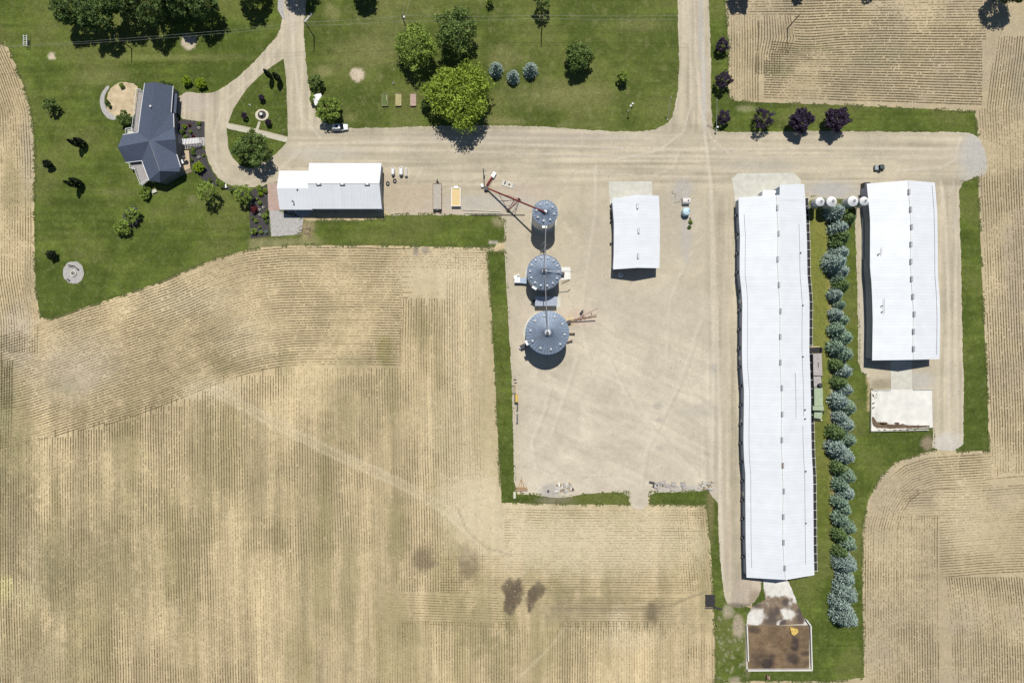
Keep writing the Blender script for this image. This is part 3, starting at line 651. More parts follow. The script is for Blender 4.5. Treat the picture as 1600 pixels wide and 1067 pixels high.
for k in range(18):
    ys = np.arange(-20, 558 if k < 14 else 700, 10.); rows.append(list(zip(wl(ys) - 3 - k * PITCH, ys)))
for k in range(5):
    rows.append([(2 + k * PITCH, 575), (3 + k * PITCH, 630), (0 + k * PITCH, 705)])
crop_rows('crop_rows', rows, .62, .18, .5)
# north-east block
rows = []
for k in range(43):
    y0 = -12 + k * PITCH; xs = np.arange(1195 if y0 > 95 else (1205 if y0 > 65 else (1242 if y0 > 24 else 1135)), 1545, 10.)
    wv = 5 * np.exp(-((xs - 1260) / 45.) ** 2) * np.exp(-((y0 - 60) / 25.) ** 2)
    rows.append([(x, y) for x, y in zip(xs, y0 + wv - (xs - 1380) * .012 * (1 - sm(20, 60, np.array([y0])))[0] + (xs - 1380) * .035 * sm(70, 150, np.array([y0]))[0]) if y < 163 + (x - 1300) * .045])
for k in range(24):
    x0 = 1143 + k * PITCH
    if k < 11: rows.append([(x0, 26), (x0 + 1, 158)])
    else: rows.append([(x0 - 2, 26), (x0 - 3 + (k - 11) * .5, 60), (x0 - 6, 85), (x0 - 6, 115 if k < 21 else 68)])
crop_rows('crop_rows', rows, .98, .23, .5, lambda x, y: np.clip(1 - .8 * blob(x, y, 1233, 47, 8, 10, .3), 0, 1))
# east strip and south-east block
rows = []
el = pl([(55, 1545), (170, 1530), (210, 1532), (280, 1533), (350, 1537), (500, 1543), (600, 1548), (704, 1550), (748, 1550)])
for k in range(17):
    y0 = 58 if k > 3 else (172 if k < 3 else 100)
    ys = np.arange(y0, 748, 10.); rows.append(list(zip(el(ys) + k * PITCH + (k * .1), ys)))
crop_rows('crop_rows', rows, .72, .19, .5, lambda x, y: np.clip(1 - .7 * blob(x, y, 1540, 245, 20, 32, .3) - .5 * sm(150, 180, y) * (1 - sm(180, 260, y)), 0, 1))
rows = []
cur = [(1352, 1090), (1350, 1000), (1349, 900), (1351, 820), (1361, 782), (1382, 748), (1412, 725), (1452, 712), (1505, 708), (1546, 706)]
for k in range(13):
    off = 3 + k * PITCH; p = np.array(resample(smoothp(cur + cur[::-1], 2)[:38], 8, False)); p = p[(p[:, 1] < 1100)]
    p = np.array(resample(cur, 8, False)); 
    q = []
    for i in range(len(p)):
        a, b = p[max(0, i - 4)], p[min(len(p) - 1, i + 4)]; t = (b - a) / np.hypot(*(b - a)); q.append((p[i][0] - t[1] * off, p[i][1] + t[0] * off))
    rows.append(q)
for k in range(34):
    y = 765 + k * PITCH; x0 = 1410 + (60 if y > 810 else 0); rows.append([(x0, y + 2), (1530, y - 3), (1612, y - 8)])
for k in range(10): rows.append([(1540, 712 + k * PITCH), (1612, 706 + k * PITCH)]) if k > 8 else rows.append([(1500, 712 + k * PITCH), (1548, 709 + k * PITCH)])
for k in range(16): x = 1406 + k * PITCH; rows.append([(x - 2, 806), (x - 3, 900), (x, 1090)])
for k in range(31): x = 1487 + k * PITCH; rows.append([(x - 8, 902), (x, 980), (x + 3, 1090)])
crop_rows('crop_rows', rows, .72, .19, .5, lambda x, y: np.clip(1 - .6 * blob(x, y, 1510, 810, 30, 60, .5) , 0, 1))

# ------------------------------------------------------------------ foliage
def leaves(cent, nrm, size, r, flat=.5):
    n = len(cent); d = nrm * (1 - flat) + r.normal(size=(n, 3)) * .55 * (1); d /= np.linalg.norm(d, axis=1)[:, None] + 1e-9
    u = np.cross(d, r.normal(size=(n, 3))); u /= np.linalg.norm(u, axis=1)[:, None] + 1e-9; v = np.cross(d, u)
    s = (size * r.uniform(.6, 1.3, n))[:, None]
    V = np.stack([cent - u * s - v * s * .6, cent + u * s * .9 - v * s * .7, cent + u * s + v * s * .6, cent - u * s * .8 + v * s * .7], 1)
    return V.reshape(-1, 3)
_cache = {}
def crown_mesh(key, colour, rx, rz, zc, nclump, per, size, lobes=4, seed=1, droop=0):
    if key in _cache: return _cache[key]
    r = np.random.default_rng(seed)
    th = r.uniform(0, 2 * math.pi, nclump); cz = r.uniform(-.75, 1, nclump)
    rad = r.uniform(.45, 1.0, nclump) ** .5; s = np.sqrt(1 - cz ** 2)
    lob = 1 + .16 * np.sin(th * lobes + seed) + .10 * np.sin(th * (lobes * 2 + 1) + seed * 2)
    C = np.stack([np.cos(th) * s * rad * rx * lob, np.sin(th) * s * rad * rx * lob, zc + cz * rad * rz], -1)
    cr = rx * .19 * r.uniform(.6, 1.35, nclump); tint = r.random(nclump)
    n = nclump * per; N = r.normal(size=(n, 3)); N /= np.linalg.norm(N, axis=1)[:, None]
    N[:, 2] = np.abs(N[:, 2]) * .9 + N[:, 2] * .1
    CC = np.repeat(C, per, 0) + N * np.repeat(cr, per)[:, None] * r.uniform(.55, 1.05, n)[:, None] * np.array([1, 1, .75])
    V = leaves(CC, N, size, r, .45); T = np.clip(np.repeat(tint, per) * .6 + r.random(n) * .4, 0, 1)
    me = np_mesh(key, V, np.arange(len(V)).reshape(-1, 4), LEAF[colour], tint=np.repeat(T, 4))
    _cache[key] = me; return me
def spruce_mesh(key, colour, r0, h, seed=1, dens=1.0):
    if key in _cache: return _cache[key]
    r = np.random.default_rng(seed); cs = []; ns = []; ts = []
    lv = int(h / .30)
    for i in range(lv):
        t = i / lv; z = .35 + (h - .4) * t; nb = int(19 * dens * (1 - t * .5)); base = r.uniform(0, 6.28)
        for j in range(nb):
            a = base + j * 2 * math.pi / nb + r.uniform(-.2, .2)
            L = r0 * (1 - t ** 1.9) * r.uniform(.70, 1.04) + .10; m = max(2, int(L / .26)); tt = r.random()
            for q in range(m):
                f = (q + .6) / m
                if f < .3 and t < .7: continue
                p = np.array([math.cos(a) * L * f, math.sin(a) * L * f, z - .25 * L * f * f + .1 * f]); p += r.normal(size=3) * .06
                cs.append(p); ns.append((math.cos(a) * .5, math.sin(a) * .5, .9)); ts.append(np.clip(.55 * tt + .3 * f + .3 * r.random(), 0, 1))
    C = np.array(cs); N = np.array(ns); N /= np.linalg.norm(N, axis=1)[:, None]
    V = leaves(C, N, .19, r, .30)
    me = np_mesh(key, V, np.arange(len(V)).reshape(-1, 4), LEAF[colour], tint=np.repeat(ts, 4)); _cache[key] = me; return me
def trunk_mesh(key, h, r0, limbs=5, spread=2., seed=1):
    if key in _cache: return _cache[key]
    q = random.Random(seed); b = MB(); p = Vector((0, 0, 0)); n = 5
    prev = p
    for i in range(n):
        nx = Vector((q.uniform(-.08, .08) * h * .3, q.uniform(-.08, .08) * h * .3, h * (i + 1) / n))
        b.tube(prev, nx, r0 * (1 - i / n * .8), r0 * (1 - (i + 1) / n * .8), 7); prev = nx
        if i > 0:
            for j in range(limbs if i < 4 else 2):
                a = q.uniform(0, 6.28); e = nx + Vector((math.cos(a) * spread * q.uniform(.5, 1), math.sin(a) * spread * q.uniform(.5, 1), h * .16))
                b.tube(nx, e, r0 * .35, r0 * .08, 5)
    me = bpy.data.meshes.new(key); me.from_pydata(b.v, [], b.f); me.materials.append(M['bark']); _cache[key] = me; return me
def tree(name, px, py, r_px, colour, label, cat='tree', group=None, h=None, kind='leafy', var=0, rz=None, hc=None):
    """px,py: crown centre in the photograph"""
    r = r_px / S
    if kind == 'leafy':
        h = h or max(2.2, r * 2.1); base = P(px, py, h * .62 if hc is None else hc); base.z = 0.02
        if r > 3.2: spec = (3.2 if r < 5 else 4.6); ncl, per, sz = (190, 34, .20) if r < 6.5 else (420, 36, .24)
        elif r > 1.3: ncl, per, sz = 85, 26, .15
        else: ncl, per, sz = 60, 22, .11
        key = f'crown_{colour}_{round(r, 1)}_{round(h, 1)}_{var}'
        me = crown_mesh(key, colour, r * .88, h * .40, h * .60, ncl, per, sz, 3 + var % 3, 11 + var * 7 + int(r * 10))
        tk = f'trunk_{round(r)}_{round(h)}'; tm = trunk_mesh(tk, h * .8, max(.05, h * .022), 4, r * .6, int(h * 7))
    elif kind == 'spruce':
        h = h or r * 2.6; base = P(px, py, h * .40); base.z = .02
        key = f'spruce_{colour}_{round(r * 2) / 2}_{var}'; R0 = round(r * 2) / 2
        me = spruce_mesh(key, colour, R0, R0 * 2.6, 31 + var * 5 + int(R0 * 3)); tm = trunk_mesh(f'spruce_trunk_{R0}', R0 * 2.3, .09 * R0, 0, 0, 3)
    o = empty(name, base, label, cat, group, rng.uniform(0, 6.28) if rz is None else rz)
    c = link('crown', me, o); t = link('trunk', tm, o)
    if kind == 'spruce':
        k = r / (round(r * 2) / 2); o.scale = (k, k, k)
    return o

# shelterbelt of spruces between the long barns
belt = [(1306, 331, 15, 'blue'), (1325, 343, 12, 'green'), (1312, 356, 15, 'blue'), (1315, 371, 14, 'green'), (1308, 382, 10, 'green'), (1313, 395, 15, 'blue'), (1307, 410, 16, 'blue'), (1315, 424, 13, 'blue'), (1310, 435, 9, 'bluegreen'),
        (1316, 446, 12, 'green'), (1307, 460, 12, 'blue'), (1313, 476, 9, 'bluegreen'), (1308, 491, 10, 'blue'), (1318, 500, 10, 'bluegreen'), (1309, 514, 12, 'bluegreen'), (1319, 527, 14, 'bluegreen'), (1308, 543, 14, 'bluegreen'),
        (1321, 553, 12, 'bluegreen'), (1308, 570, 11, 'green'), (1320, 580, 13, 'blue'), (1313, 597, 11, 'green'), (1322, 609, 12, 'blue'), (1313, 626, 14, 'blue'), (1326, 637, 12, 'bluegreen'), (1313, 651, 12, 'blue'),
        (1322, 663, 13, 'blue'), (1308, 676, 14, 'green'), (1327, 687, 12, 'bluegreen'), (1309, 700, 14, 'blue'), (1322, 713, 15, 'blue'), (1312, 731, 12, 'green'), (1325, 744, 12, 'bluegreen'), (1315, 757, 13, 'bluegreen'),
        (1323, 771, 12, 'blue'), (1314, 783, 12, 'bluegreen'), (1320, 796, 12, 'bluegreen'), (1315, 811, 12, 'bluegreen'), (1327, 824, 12, 'bluegreen'), (1313, 836, 12, 'green'), (1326, 850, 12, 'bluegreen'), (1314, 862, 12, 'green'),
        (1323, 880, 17, 'blue'), (1323, 903, 13, 'blue'), (1315, 914, 11, 'blue'), (1324, 928, 16, 'blue'), (1315, 942, 15, 'blue'), (1322, 963, 20, 'blue')]
ORD = ['first', 'second', 'third', 'fourth', 'fifth', 'sixth', 'seventh', 'eighth', 'ninth', 'tenth', 'eleventh', 'twelfth', 'thirteenth', 'fourteenth', 'fifteenth', 'sixteenth', 'seventeenth', 'eighteenth', 'nineteenth', 'twentieth',
       'twenty-first', 'twenty-second', 'twenty-third', 'twenty-fourth']
CW = {'blue': 'blue-grey', 'bluegreen': 'grey-green', 'green': 'yellow-green'}
for i, (x, y, r, c) in enumerate(belt):
    n = len(belt)
    pos = f'{ORD[i]} from the barn-side feed bin end' if i < 24 else (f'{ORD[n - 1 - i]} from the far end by the open lawn' if i < n - 1 else 'the very last and widest at the open lawn end')
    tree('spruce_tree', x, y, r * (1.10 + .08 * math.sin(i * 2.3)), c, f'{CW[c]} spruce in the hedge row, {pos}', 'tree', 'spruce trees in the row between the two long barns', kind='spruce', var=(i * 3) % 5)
for (x, y, r, l) in ((775, 107, 11, 'left one of the three blue spruces on the north lawn'), (802, 119, 10, 'middle and smallest of the three blue spruces on the north lawn'), (829, 108, 11.5, 'right one of the three blue spruces on the north lawn')):
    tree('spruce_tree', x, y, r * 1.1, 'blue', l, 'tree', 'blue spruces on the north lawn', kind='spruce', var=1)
# purple maples
for i, (x, y, r, l) in enumerate(((1129, 71, 11.5, 'small purple tree beside the north drive, topmost in its line'), (1130, 126, 14, 'purple tree beside the north drive at the corner of the crop rows'), (1131, 183, 11, 'purple tree at the drive junction beside the tall white pole'),
        (1193, 186, 17, 'purple tree on the grass verge, left of three along the lane'), (1252, 188, 18, 'purple tree on the grass verge, middle of three along the lane'), (1308, 187, 19, 'widest purple tree on the grass verge, right of three along the lane'))):
    tree('purple_tree', x, y, r * .98, 'purple', l, 'tree', 'purple-leaved trees along the lanes', var=i % 3, h=r / S * 2.0)
tree('shade_tree', 649, 73, 33, 'mid', 'large mid-green tree on the north lawn beside the darker one', 'tree', h=10.5, var=1)
tree('shade_tree', 712, 47, 33, 'dark', 'large dark green tree on the north lawn above the bright one', 'tree', h=11, var=2)
tree('shade_tree', 718, 148, 51, 'bright', 'largest tree, bright yellow-green crown overhanging the yard lane', 'tree', h=12, var=3)
tree('shade_tree', 904, 88, 22, 'dark', 'round dark green tree standing alone on the north lawn', 'tree', h=7.5, var=6)
tree('young_tree', 973, 120, 9, 'mid', 'small lopsided young tree right of the lone round tree', 'tree', h=4.5, var=2)
tree('young_tree', 847, -2, 15, 'dark', 'dark tree cut by the top edge behind the power pole', 'tree', h=9, var=2)
tree('young_tree', 765, 0, 6, 'mid', 'tiny tree at the top edge above the big trees', 'tree', h=4, var=2)
tree('shade_tree', 566, -22, 19, 'dark', 'tree at the top edge above the sandy spot', 'tree', h=9, var=1)
tree('young_tree', 494, 129, 12, 'dark', 'round dark bush-like tree beside the curved drive', 'tree', h=4.2, var=1)
tree('shade_tree', 513, 171, 19, 'mid', 'tree partly covering the small white shed near the car', 'tree', h=7, var=4)
tree('young_tree', 490, 155, 7, 'mid', 'small bush left of the small white shed', 'bush', h=2.5, var=3)
tree('shade_tree', 394, 234, 28, 'dark', 'dark spreading tree on the lower turning island', 'tree', h=8.5, var=3)
tree('young_tree', 377, 222, 9, 'mid', 'small sapling beside the spreading tree on the turning island', 'tree', h=3.5, var=3)
tree('shade_tree', 324, 300, 17, 'mid', 'leafy tree on the lawn right of the house', 'tree', h=8, var=2)
tree('young_tree', 379, 303, 15, 'mid', 'pale green tree at the tip of the flower bed by the turning circle', 'tree', h=6, var=4)
tree('bush', 206, 336, 13, 'mid', 'upper bush of the pair on the west lawn', 'bush', h=3.4, var=1)
tree('bush', 190, 354, 14, 'mid', 'lower bush of the pair on the west lawn', 'bush', h=3.4, var=2)
tree('young_tree', 664, 163, 8, 'dark', 'small dark shrub between the raised beds and the largest tree', 'bush', h=3, var=1)
tree('young_tree', 78, 164, 11, 'dark', 'dark round tree near the west edge of the lawn', 'tree', h=4.5, var=2)
tree('young_tree', 74, 256, 7, 'cypress', 'small dark conifer on the west lawn beside the field', 'tree', h=3, var=1)
tree('young_tree', 80, 398, 7, 'cypress', 'small dark conifer above the fire pit', 'tree', h=3, var=2)
tree('bush', 195, 185, 12, 'dark', 'bush beside the sandy patio left of the house', 'bush', h=2.5, var=2)
tree('bush', 226, 300, 10, 'mid', 'bush below the house deck', 'bush', h=2.4, var=3)
for i, (x, y, r, c, l, hh) in enumerate(((108, 12, 26, 'forest', 'leftmost dark tree of the top-left grove', 12), (150, 24, 24, 'forest', 'dark tree of the top-left grove above the crooked pole', 13), (185, -8, 30, 'forest', 'tall tree in the middle of the top-left grove', 15),
        (232, 8, 28, 'forest', 'tree with sunlit branch tips in the top-left grove above the house', 14), (276, 2, 22, 'forest', 'tree above the sandy spot in the top-left grove', 13), (312, 0, 26, 'forest', 'rightmost tree of the top-left grove', 13), (250, -30, 26, 'forest', 'rear tree of the top-left grove cut by the picture edge', 14),
        (388, -22, 26, 'dark', 'dark tree at the top edge between the grove and the drive', 11), (462, -40, 26, 'forest', 'tree at the top edge shading the forked drive', 12), (1165, -30, 18, 'dark', 'tree above the crop rows beside the north drive', 10), (1257, -28, 10, 'dark', 'small tree above the leaning field pole', 8),
        (1368, -30, 10, 'dark', 'small tree beyond the top edge of the east crop block', 8), (1585, -22, 26, 'forest', 'tree at the top right corner of the field', 13))):
    tree('shade_tree', x, y, r, c, l, 'tree', 'trees along the top edge', h=hh, var=i % 4)
def columnar(px, py, h, r, label, colour='cypress'):
    o = empty('columnar_cypress', G(px, py, .02), label, 'tree', 'columnar cypresses')
    q = np.random.default_rng(int(px)); n = 700
    t = q.random(n) ** .8; a = q.uniform(0, 6.28, n); rr = r * np.sin(np.clip(t * 2.6 + .45, 0, 3.05)) * q.uniform(.7, 1.05, n)
    C = np.stack([np.cos(a) * rr, np.sin(a) * rr, .2 + t * h], -1); N = np.stack([np.cos(a), np.sin(a), np.full(n, .4)], -1)
    V = leaves(C, N, .17, q, .3); link('crown', np_mesh('crown', V, np.arange(len(V)).reshape(-1, 4), LEAF[colour], tint=np.repeat(q.random(n), 4)), o)
    link('trunk', trunk_mesh('cyp_trunk', 2.5, .07, 0, 0, 2), o); return o
columnar(425, 123, 6.5, .75, 'left of two columnar cypresses at the tip of the turning island'); columnar(438, 127, 6, .85, 'right of two columnar cypresses at the tip of the turning island')
columnar(128, 229, 6.5, .8, 'upper columnar cypress on the west lawn, left of the pair'); columnar(134, 225, 5.5, .8, 'upper columnar cypress on the west lawn, right of the pair')
columnar(124, 292, 7, .75, 'lower columnar cypress on the west lawn, left of the pair'); columnar(129, 287, 6, .85, 'lower columnar cypress on the west lawn, right of the pair')
# shrubs and bedding plants
def shrub(px, py, r, c, label, h=None, group=None, name='shrub'):
    return tree(name, px, py, r, c, label, 'shrub', group, h=h or r / S * 1.6, var=int(px) % 3)
shrub(291.5, 126.5, 7, 'lime', 'left lime-green ball shrub beside the house parking pad', 2.4); shrub(313.5, 130, 8, 'lime', 'right lime-green ball shrub beside the house parking pad', 2.4)
shrub(310.5, 261, 8.5, 'lime', 'large lime-green ball shrub below the front deck', 2.4)
shrub(408.5, 153, 5, 'purple', 'purple round shrub above the garden ring', 2.3); shrub(382, 181, 5, 'purple', 'purple round shrub left of the garden ring', 2.3); shrub(419, 191, 5, 'purple', 'purple round shrub below right of the garden ring', 2.3)
bed1 = [(288, 198, 3.4, 'lime', 'yellow-green'), (298, 206, 2.6, 'mid', 'green'), (311, 193, 3, 'mid', 'green'), (311, 200, 2.2, 'white', 'white-flowered'), (285, 206, 4, 'dark', 'dark green'), (290, 214, 3, 'mid', 'low green'), (302, 213, 2, 'red', 'dark red'), (296, 196, 2, 'red', 'maroon')]
for x, y, r, c, w_ in bed1: shrub(x, y, r, c, f'{w_} plant in the mulch bed between parking pad and front steps, {"left" if x < 295 else "right"} {"upper" if y < 203 else "lower"} part', group='plants in the upper mulch bed')
bed2 = [(302, 240, 3, 'dark', 'dark green'), (311, 246, 2, 'white', 'white-flowered'), (302, 233, 3, 'mid', 'green'), (318, 243, 2, 'mid', 'small green'), (299, 250, 2.5, 'dark', 'low dark'), (328, 281, 3, 'dark', 'dark'), (341, 284, 4.5, 'mid', 'leafy green'), (347, 289, 5, 'mid', 'spreading green'), (362, 297, 4, 'dark', 'dark green')]
for x, y, r, c, w_ in bed2: shrub(x, y, r, c, f'{w_} plant in the curved bed below the deck, {"near the deck" if x < 306 else ("middle of the bed" if x < 330 else "by the turning circle")}', group='plants in the curved mulch bed')
bed3 = [(407, 303, 4, 'lime', 'bright lime'), (405, 294, 5, 'mid', 'leafy green'), (414, 298, 4, 'mid', 'green edge'), (397, 327, 6, 'red', 'dark red'), (406, 317, 3, 'mid', 'green'), (411.5, 324, 1.8, 'white', 'white'), (405.5, 328, 1.8, 'white', 'small white'), (406, 336, 1.9, 'white', 'lower white'), (414, 337, 5, 'mid', 'spreading green'),
        (400, 345, 3, 'mid', 'green tuft'), (395, 341, 2.5, 'dark', 'dark tuft'), (406, 355, 2.2, 'mid', 'round green'), (397, 361, 5, 'mid', 'wide green'), (408, 363, 3, 'mid', 'pale green'), (416, 363, 2.5, 'bluegreen', 'grey-green'), (417, 330, 2.5, 'dark', 'dark edge'), (402, 311, 2, 'mid', 'tiny green'), (416, 346, 3, 'dark', 'low dark')]
for x, y, r, c, w_ in bed3: shrub(x, y, r, c, f'{w_} plant in the flower bed beside the shed pad, {"top end" if y < 306 else ("middle" if y < 340 else "bottom end")} {"left" if x < 405 else "right"}', group='plants in the flower bed beside the west shed')
shrub(167, 160, 4, 'dark', 'small shrub inside the curved walk by the patio', 1.2); shrub(171, 166, 3, 'dark', 'lower small shrub inside the curved walk', 1.0); shrub(190, 134, 4, 'mid', 'shrub at the top of the sandy patio', 1.2)
shrub(254, 130, 4, 'dark', 'dark shrub against the house gable, left', 1.2); shrub(264, 132, 4, 'dark', 'dark shrub against the house gable, right', 1.2)
shrub(1079, 347, 3, 'mid', 'weed clump below the round tank', .8); shrub(1077, 355, 3, 'dark', 'lower weed clump below the round tank', .6)

# ------------------------------------------------------------------ barns
def roof_strip(stations, th=.12):
    """stations: list of (left, ridge, right) points; a folded sheet with thickness"""
    b = MB(); n = len(stations)
    for st in stations:
        for p in st: b.v.append(tuple(p))
        for p in st: b.v.append((p[0], p[1], p[2] - th))
    for i in range(n - 1):
        a = i * 6; c = a + 6
        for k in range(2):
            b.f.append((a + k, a + k + 1, c + k + 1, c + k)); b.f.append((a + 3 + k, c + 3 + k, c + 4 + k, a + 4 + k))
        b.f.append((a, c, c + 3, a + 3)); b.f.append((a + 2, a + 5, c + 5, c + 2))
    for a, fl in ((0, 0), ((n - 1) * 6, 1)):
        for k in range(2):
            q = (a + k, a + 3 + k, a + 4 + k, a + k + 1); b.f.append(q[::-1] if fl else q)
    return b
def inset(st, d=.45):
    L, Rg, Rt = st; v = (Rt - L).normalized() * d
    s = (Rg.z - L.z) / max(.1, (Vector((Rg.x - L.x, Rg.y - L.y, 0))).length)
    return (L + Vector((v.x, v.y, 0)), Rg.copy(), Rt - Vector((v.x, v.y, 0)))
def gable_body(stations, d=.45, d_end=.35, drop=.16):
    sts = [inset(s, d) for s in stations]
    a = (sts[1][1] - sts[0][1]).normalized() * d_end; c = (sts[-2][1] - sts[-1][1]).normalized() * d_end
    e = [tuple(p + Vector((a.x, a.y, 0)) for p in sts[0])] + [tuple(p) for p in sts[1:-1]] + [tuple(p + Vector((c.x, c.y, 0)) for p in sts[-1])]
    b = MB(); n = len(e)
    for L, Rg, Rt in e:
        for p in (L, Rg, Rt): b.v.append((p[0], p[1], p[2] - drop))
        for p in (L, Rg, Rt): b.v.append((p[0], p[1], 0.0))
    for i in range(n - 1):
        a = i * 6; c = a + 6
        b.f.append((a, a + 3, c + 3, c)); b.f.append((a + 2, c + 2, c + 5, a + 5))
        b.f.append((a, c, c + 1, a + 1)); b.f.append((a + 1, c + 1, c + 2, a + 2))
    b.f.append((0, 1, 4, 3)); b.f.append((1, 2, 5, 4)); z = (n - 1) * 6
    b.f.append((z, z + 3, z + 4, z + 1)); b.f.append((z + 1, z + 4, z + 5, z + 2))
    return b, e
def vent_box(px, py, h, dx, dy, root, matl='grey', slat=True):
    p = P(px, py, h); b = MB().box((p.x, p.y, h), (dx, dy, .45)); b.box((p.x, p.y, h + .27), (dx * 1.15, dy * 1.06, .08))
    o = b.build('ridge_vent', M[matl], root, True)
    c = MB().box((p.x, p.y, h + .33), (dx * .45, dy * .86, .05)); c.build('cap', M['galvlight'], o, True)
    return o

def tabs(t, y): a = np.array(t, float); return float(np.interp(y, a[:, 0], a[:, 1]))
# long barn
LX = [(308, 1154), (340, 1154.5), (370, 1156.4), (400, 1155.8), (430, 1155.8), (450, 1158.3), (475, 1160), (500, 1159.6), (550, 1159.3), (570, 1159.7), (590, 1161), (610, 1162.6), (640, 1162.3), (660, 1162), (690, 1161.7), (720, 1162.8), (740, 1164.7), (780, 1164.7), (850, 1165.2), (902, 1166.5)]
RX = [(308, 1258), (340, 1259.5), (380, 1261), (430, 1261.6), (450, 1263.4), (470, 1265), (520, 1264.8), (550, 1264.6), (580, 1266), (620, 1267.2), (660, 1267.3), (700, 1268.2), (720, 1269), (745, 1270.6), (800, 1271), (860, 1271.5), (898, 1272.5)]
CX = [(304, 1214), (325, 1214.5), (365, 1216.5), (405, 1215), (445, 1217), (486, 1219.5), (526, 1219), (566, 1219.3), (606, 1221.5), (647, 1222), (687, 1221.5), (727, 1223), (767, 1224.5), (807, 1223.7), (847, 1224), (887, 1226), (906, 1229)]
EH, RH = 4.3, 7.6
ys = [308.7] + list(np.arange(320, 896, 12)) + [902]
st = []
for i, y in enumerate(ys):
    e0, e1 = (i == 0), (i == len(ys) - 1)
    st.append((P(tabs(LX, y), 901.9 if e1 else y, EH), P(tabs(CX, y), 305 if e0 else (905.6 if e1 else y), RH), P(tabs(RX, y), 304 if e0 else (898 if e1 else y), EH)))
barn = empty('long_barn', G(1210, 600, 0), 'longest barn with wavering white steel roof and a line of ridge vents', 'barn')
roof_strip(st).build('roof', M['roofY'], barn, True)
body, inner = gable_body(st); body.build('wall', M['wall'], barn, True)
b = MB()
for i in range(len(st) - 1): b.tube(st[i][1] + Vector((0, 0, .05)), st[i + 1][1] + Vector((0, 0, .05)), .16, n=6)
b.build('ridge_cap', M['trimwhite'], barn, True)
for y in (325, 365, 405, 445, 486, 526, 566, 606, 647, 687, 727, 767, 807, 847, 887):
    vent_box(tabs(CX, y), y, RH + .1, .42, 1.45, barn, 'rust' if y == 727 else 'grey')
def roofline(xoff_tab, h, y0, y1, r, name, matl, root):
    b = MB(); pp = None
    for y in np.arange(y0, y1 + 1, 12):
        p = P(xoff_tab(y), y, h)
        if pp is not None: b.tube(pp, p, r, n=5)
        pp = p
    return b.build(name, matl, root, True)
def rz_at(f): return EH + (RH - EH) * f      # roof height at fraction towards the ridge
roofline(lambda y: tabs(LX, y) + 8.5, rz_at(8.5 / 60) + .07, 335, 895, .045, 'conduit', M['grey'], barn)
roofline(lambda y: tabs(RX, y) - 11.5, rz_at(11.5 / 45) + .10, 350, 660, .05, 'conduit', M['grey'], barn)
roofline(lambda y: tabs(RX, y) - 13, rz_at(13 / 45) + .10, 665, 885, .045, 'conduit', M['grey'], barn)
roofline(lambda y: tabs(RX, y) - 23.5, rz_at(23.5 / 45) + .10, 582, 662, .05, 'conduit', M['grey'], barn)
for x, y in ((1251, 395), (1254.5, 477), (1254.5, 557), (1258, 640), (1258, 654), (1259, 736), (1259, 817)):
    p = P(x, y, rz_at(.25) + .3); MB().tube((p.x, p.y, p.z - .5), (p.x, p.y, p.z + .25), .12, n=8).lathe((p.x, p.y, p.z + .2), [(.2, 0), (.2, .06), (.02, .2)], 8).build('vent_pipe', M['dark'], barn, True)
# fans and doors along the west wall
for i, y in enumerate(list(range(334, 890, 30))):
    p = P(tabs(LX, y), y, EH); q = Vector((p.x + .1, p.y, 1.3))
    f = MB().box((q.x, q.y, q.z), (.42, .8, .9), taper=.85).build('wall_fan', M['dark'], barn, True)
    MB().lathe((q.x - .16, q.y, q.z + .46), [(.18, 0), (.18, .02)], 10).build('fan_guard', M['grey'], f, True)
b = MB()
for y in (368, 470, 560, 660, 775): p = P(tabs(LX, y), y, EH); b.box((p.x + .41, p.y, 1.15), (.1, 1.1, 2.2))
b.build('side_door', M['wallwhite'], barn, True)
# north extension of the roof and the small porch
st2 = [(P(1218.5, 289, 7.3), P(1237, 288.4, 5.9), P(1256.6, 288, EH)), (P(1218, 313, 7.35), P(1238, 313, 5.95), P(1258.2, 313, EH))]
roof_strip(st2).build('roof_extension', M['roofY'], barn, True)
bb, _ = gable_body(st2, .3, .3); bb.build('extension_wall', M['wall'], barn, True)
pp = [P(1192, 297.5, 3.6), P(1215, 297.5, 3.6), P(1216, 308, 4.4), P(1192, 309, 4.4)]
MB().prism([p[:2] for p in pp], 3.5, [3.62, 3.62, 4.0, 4.0]).build('porch_roof', M['roofY'], barn, True)
MB().prism([(p.x * .9985, p.y * 1.0 - .25) for p in pp], 0, 3.45).build('porch_wall', M['wallwhite'], barn, True)
MB().box(P(1200, 302, 1.1) - Vector((0, 0, 0)), (1.1, .12, 2.1)).build('door', M['trimwhite'], barn, True)
# gable doors at the south end
e = inner[-1]; mid = (e[0] + e[2]) / 2
MB().box((mid.x + .6, mid.y - .25, 1.8), (4.2, .12, 3.5)).build('sliding_door', M['trimwhite'], barn, True)

# flat black strip with kerb and cross bars, east side of the long barn
al = empty('sidewall_strip', G(1268, 600), 'black strip with pale cross bars along the long barn', 'alley')
b = MB(); bk = MB()
prev = None
for y in np.arange(310, 896, 13.5):
    if 541 < y < 548: pass
    k = 1 / (1 - EH / HC); gx = 800 + (tabs(RX, y) - 800) / k + 3; R1 = tabs(RX, y) + 3.6
    p, q = G(gx, y, .05), G(R1, y, .05)
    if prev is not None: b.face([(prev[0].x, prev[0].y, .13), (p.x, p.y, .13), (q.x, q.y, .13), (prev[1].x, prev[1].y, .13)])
    if prev is not None: bk.tube((prev[1].x + .1, prev[1].y, .25), (q.x + .1, q.y, .25), .07, n=4); 
    cb = MB().tube((p.x, p.y, .75), (q.x, q.y, .75), .06, n=4); cb.box((q.x, q.y, .4), (.13, .13, .9)); cb.build('cross_bar', M['trimwhite'], al, True)
    prev = (p, q)
b.build('floor', M['black'], al, True); bk.build('kerb', M['concrete'], al, True)

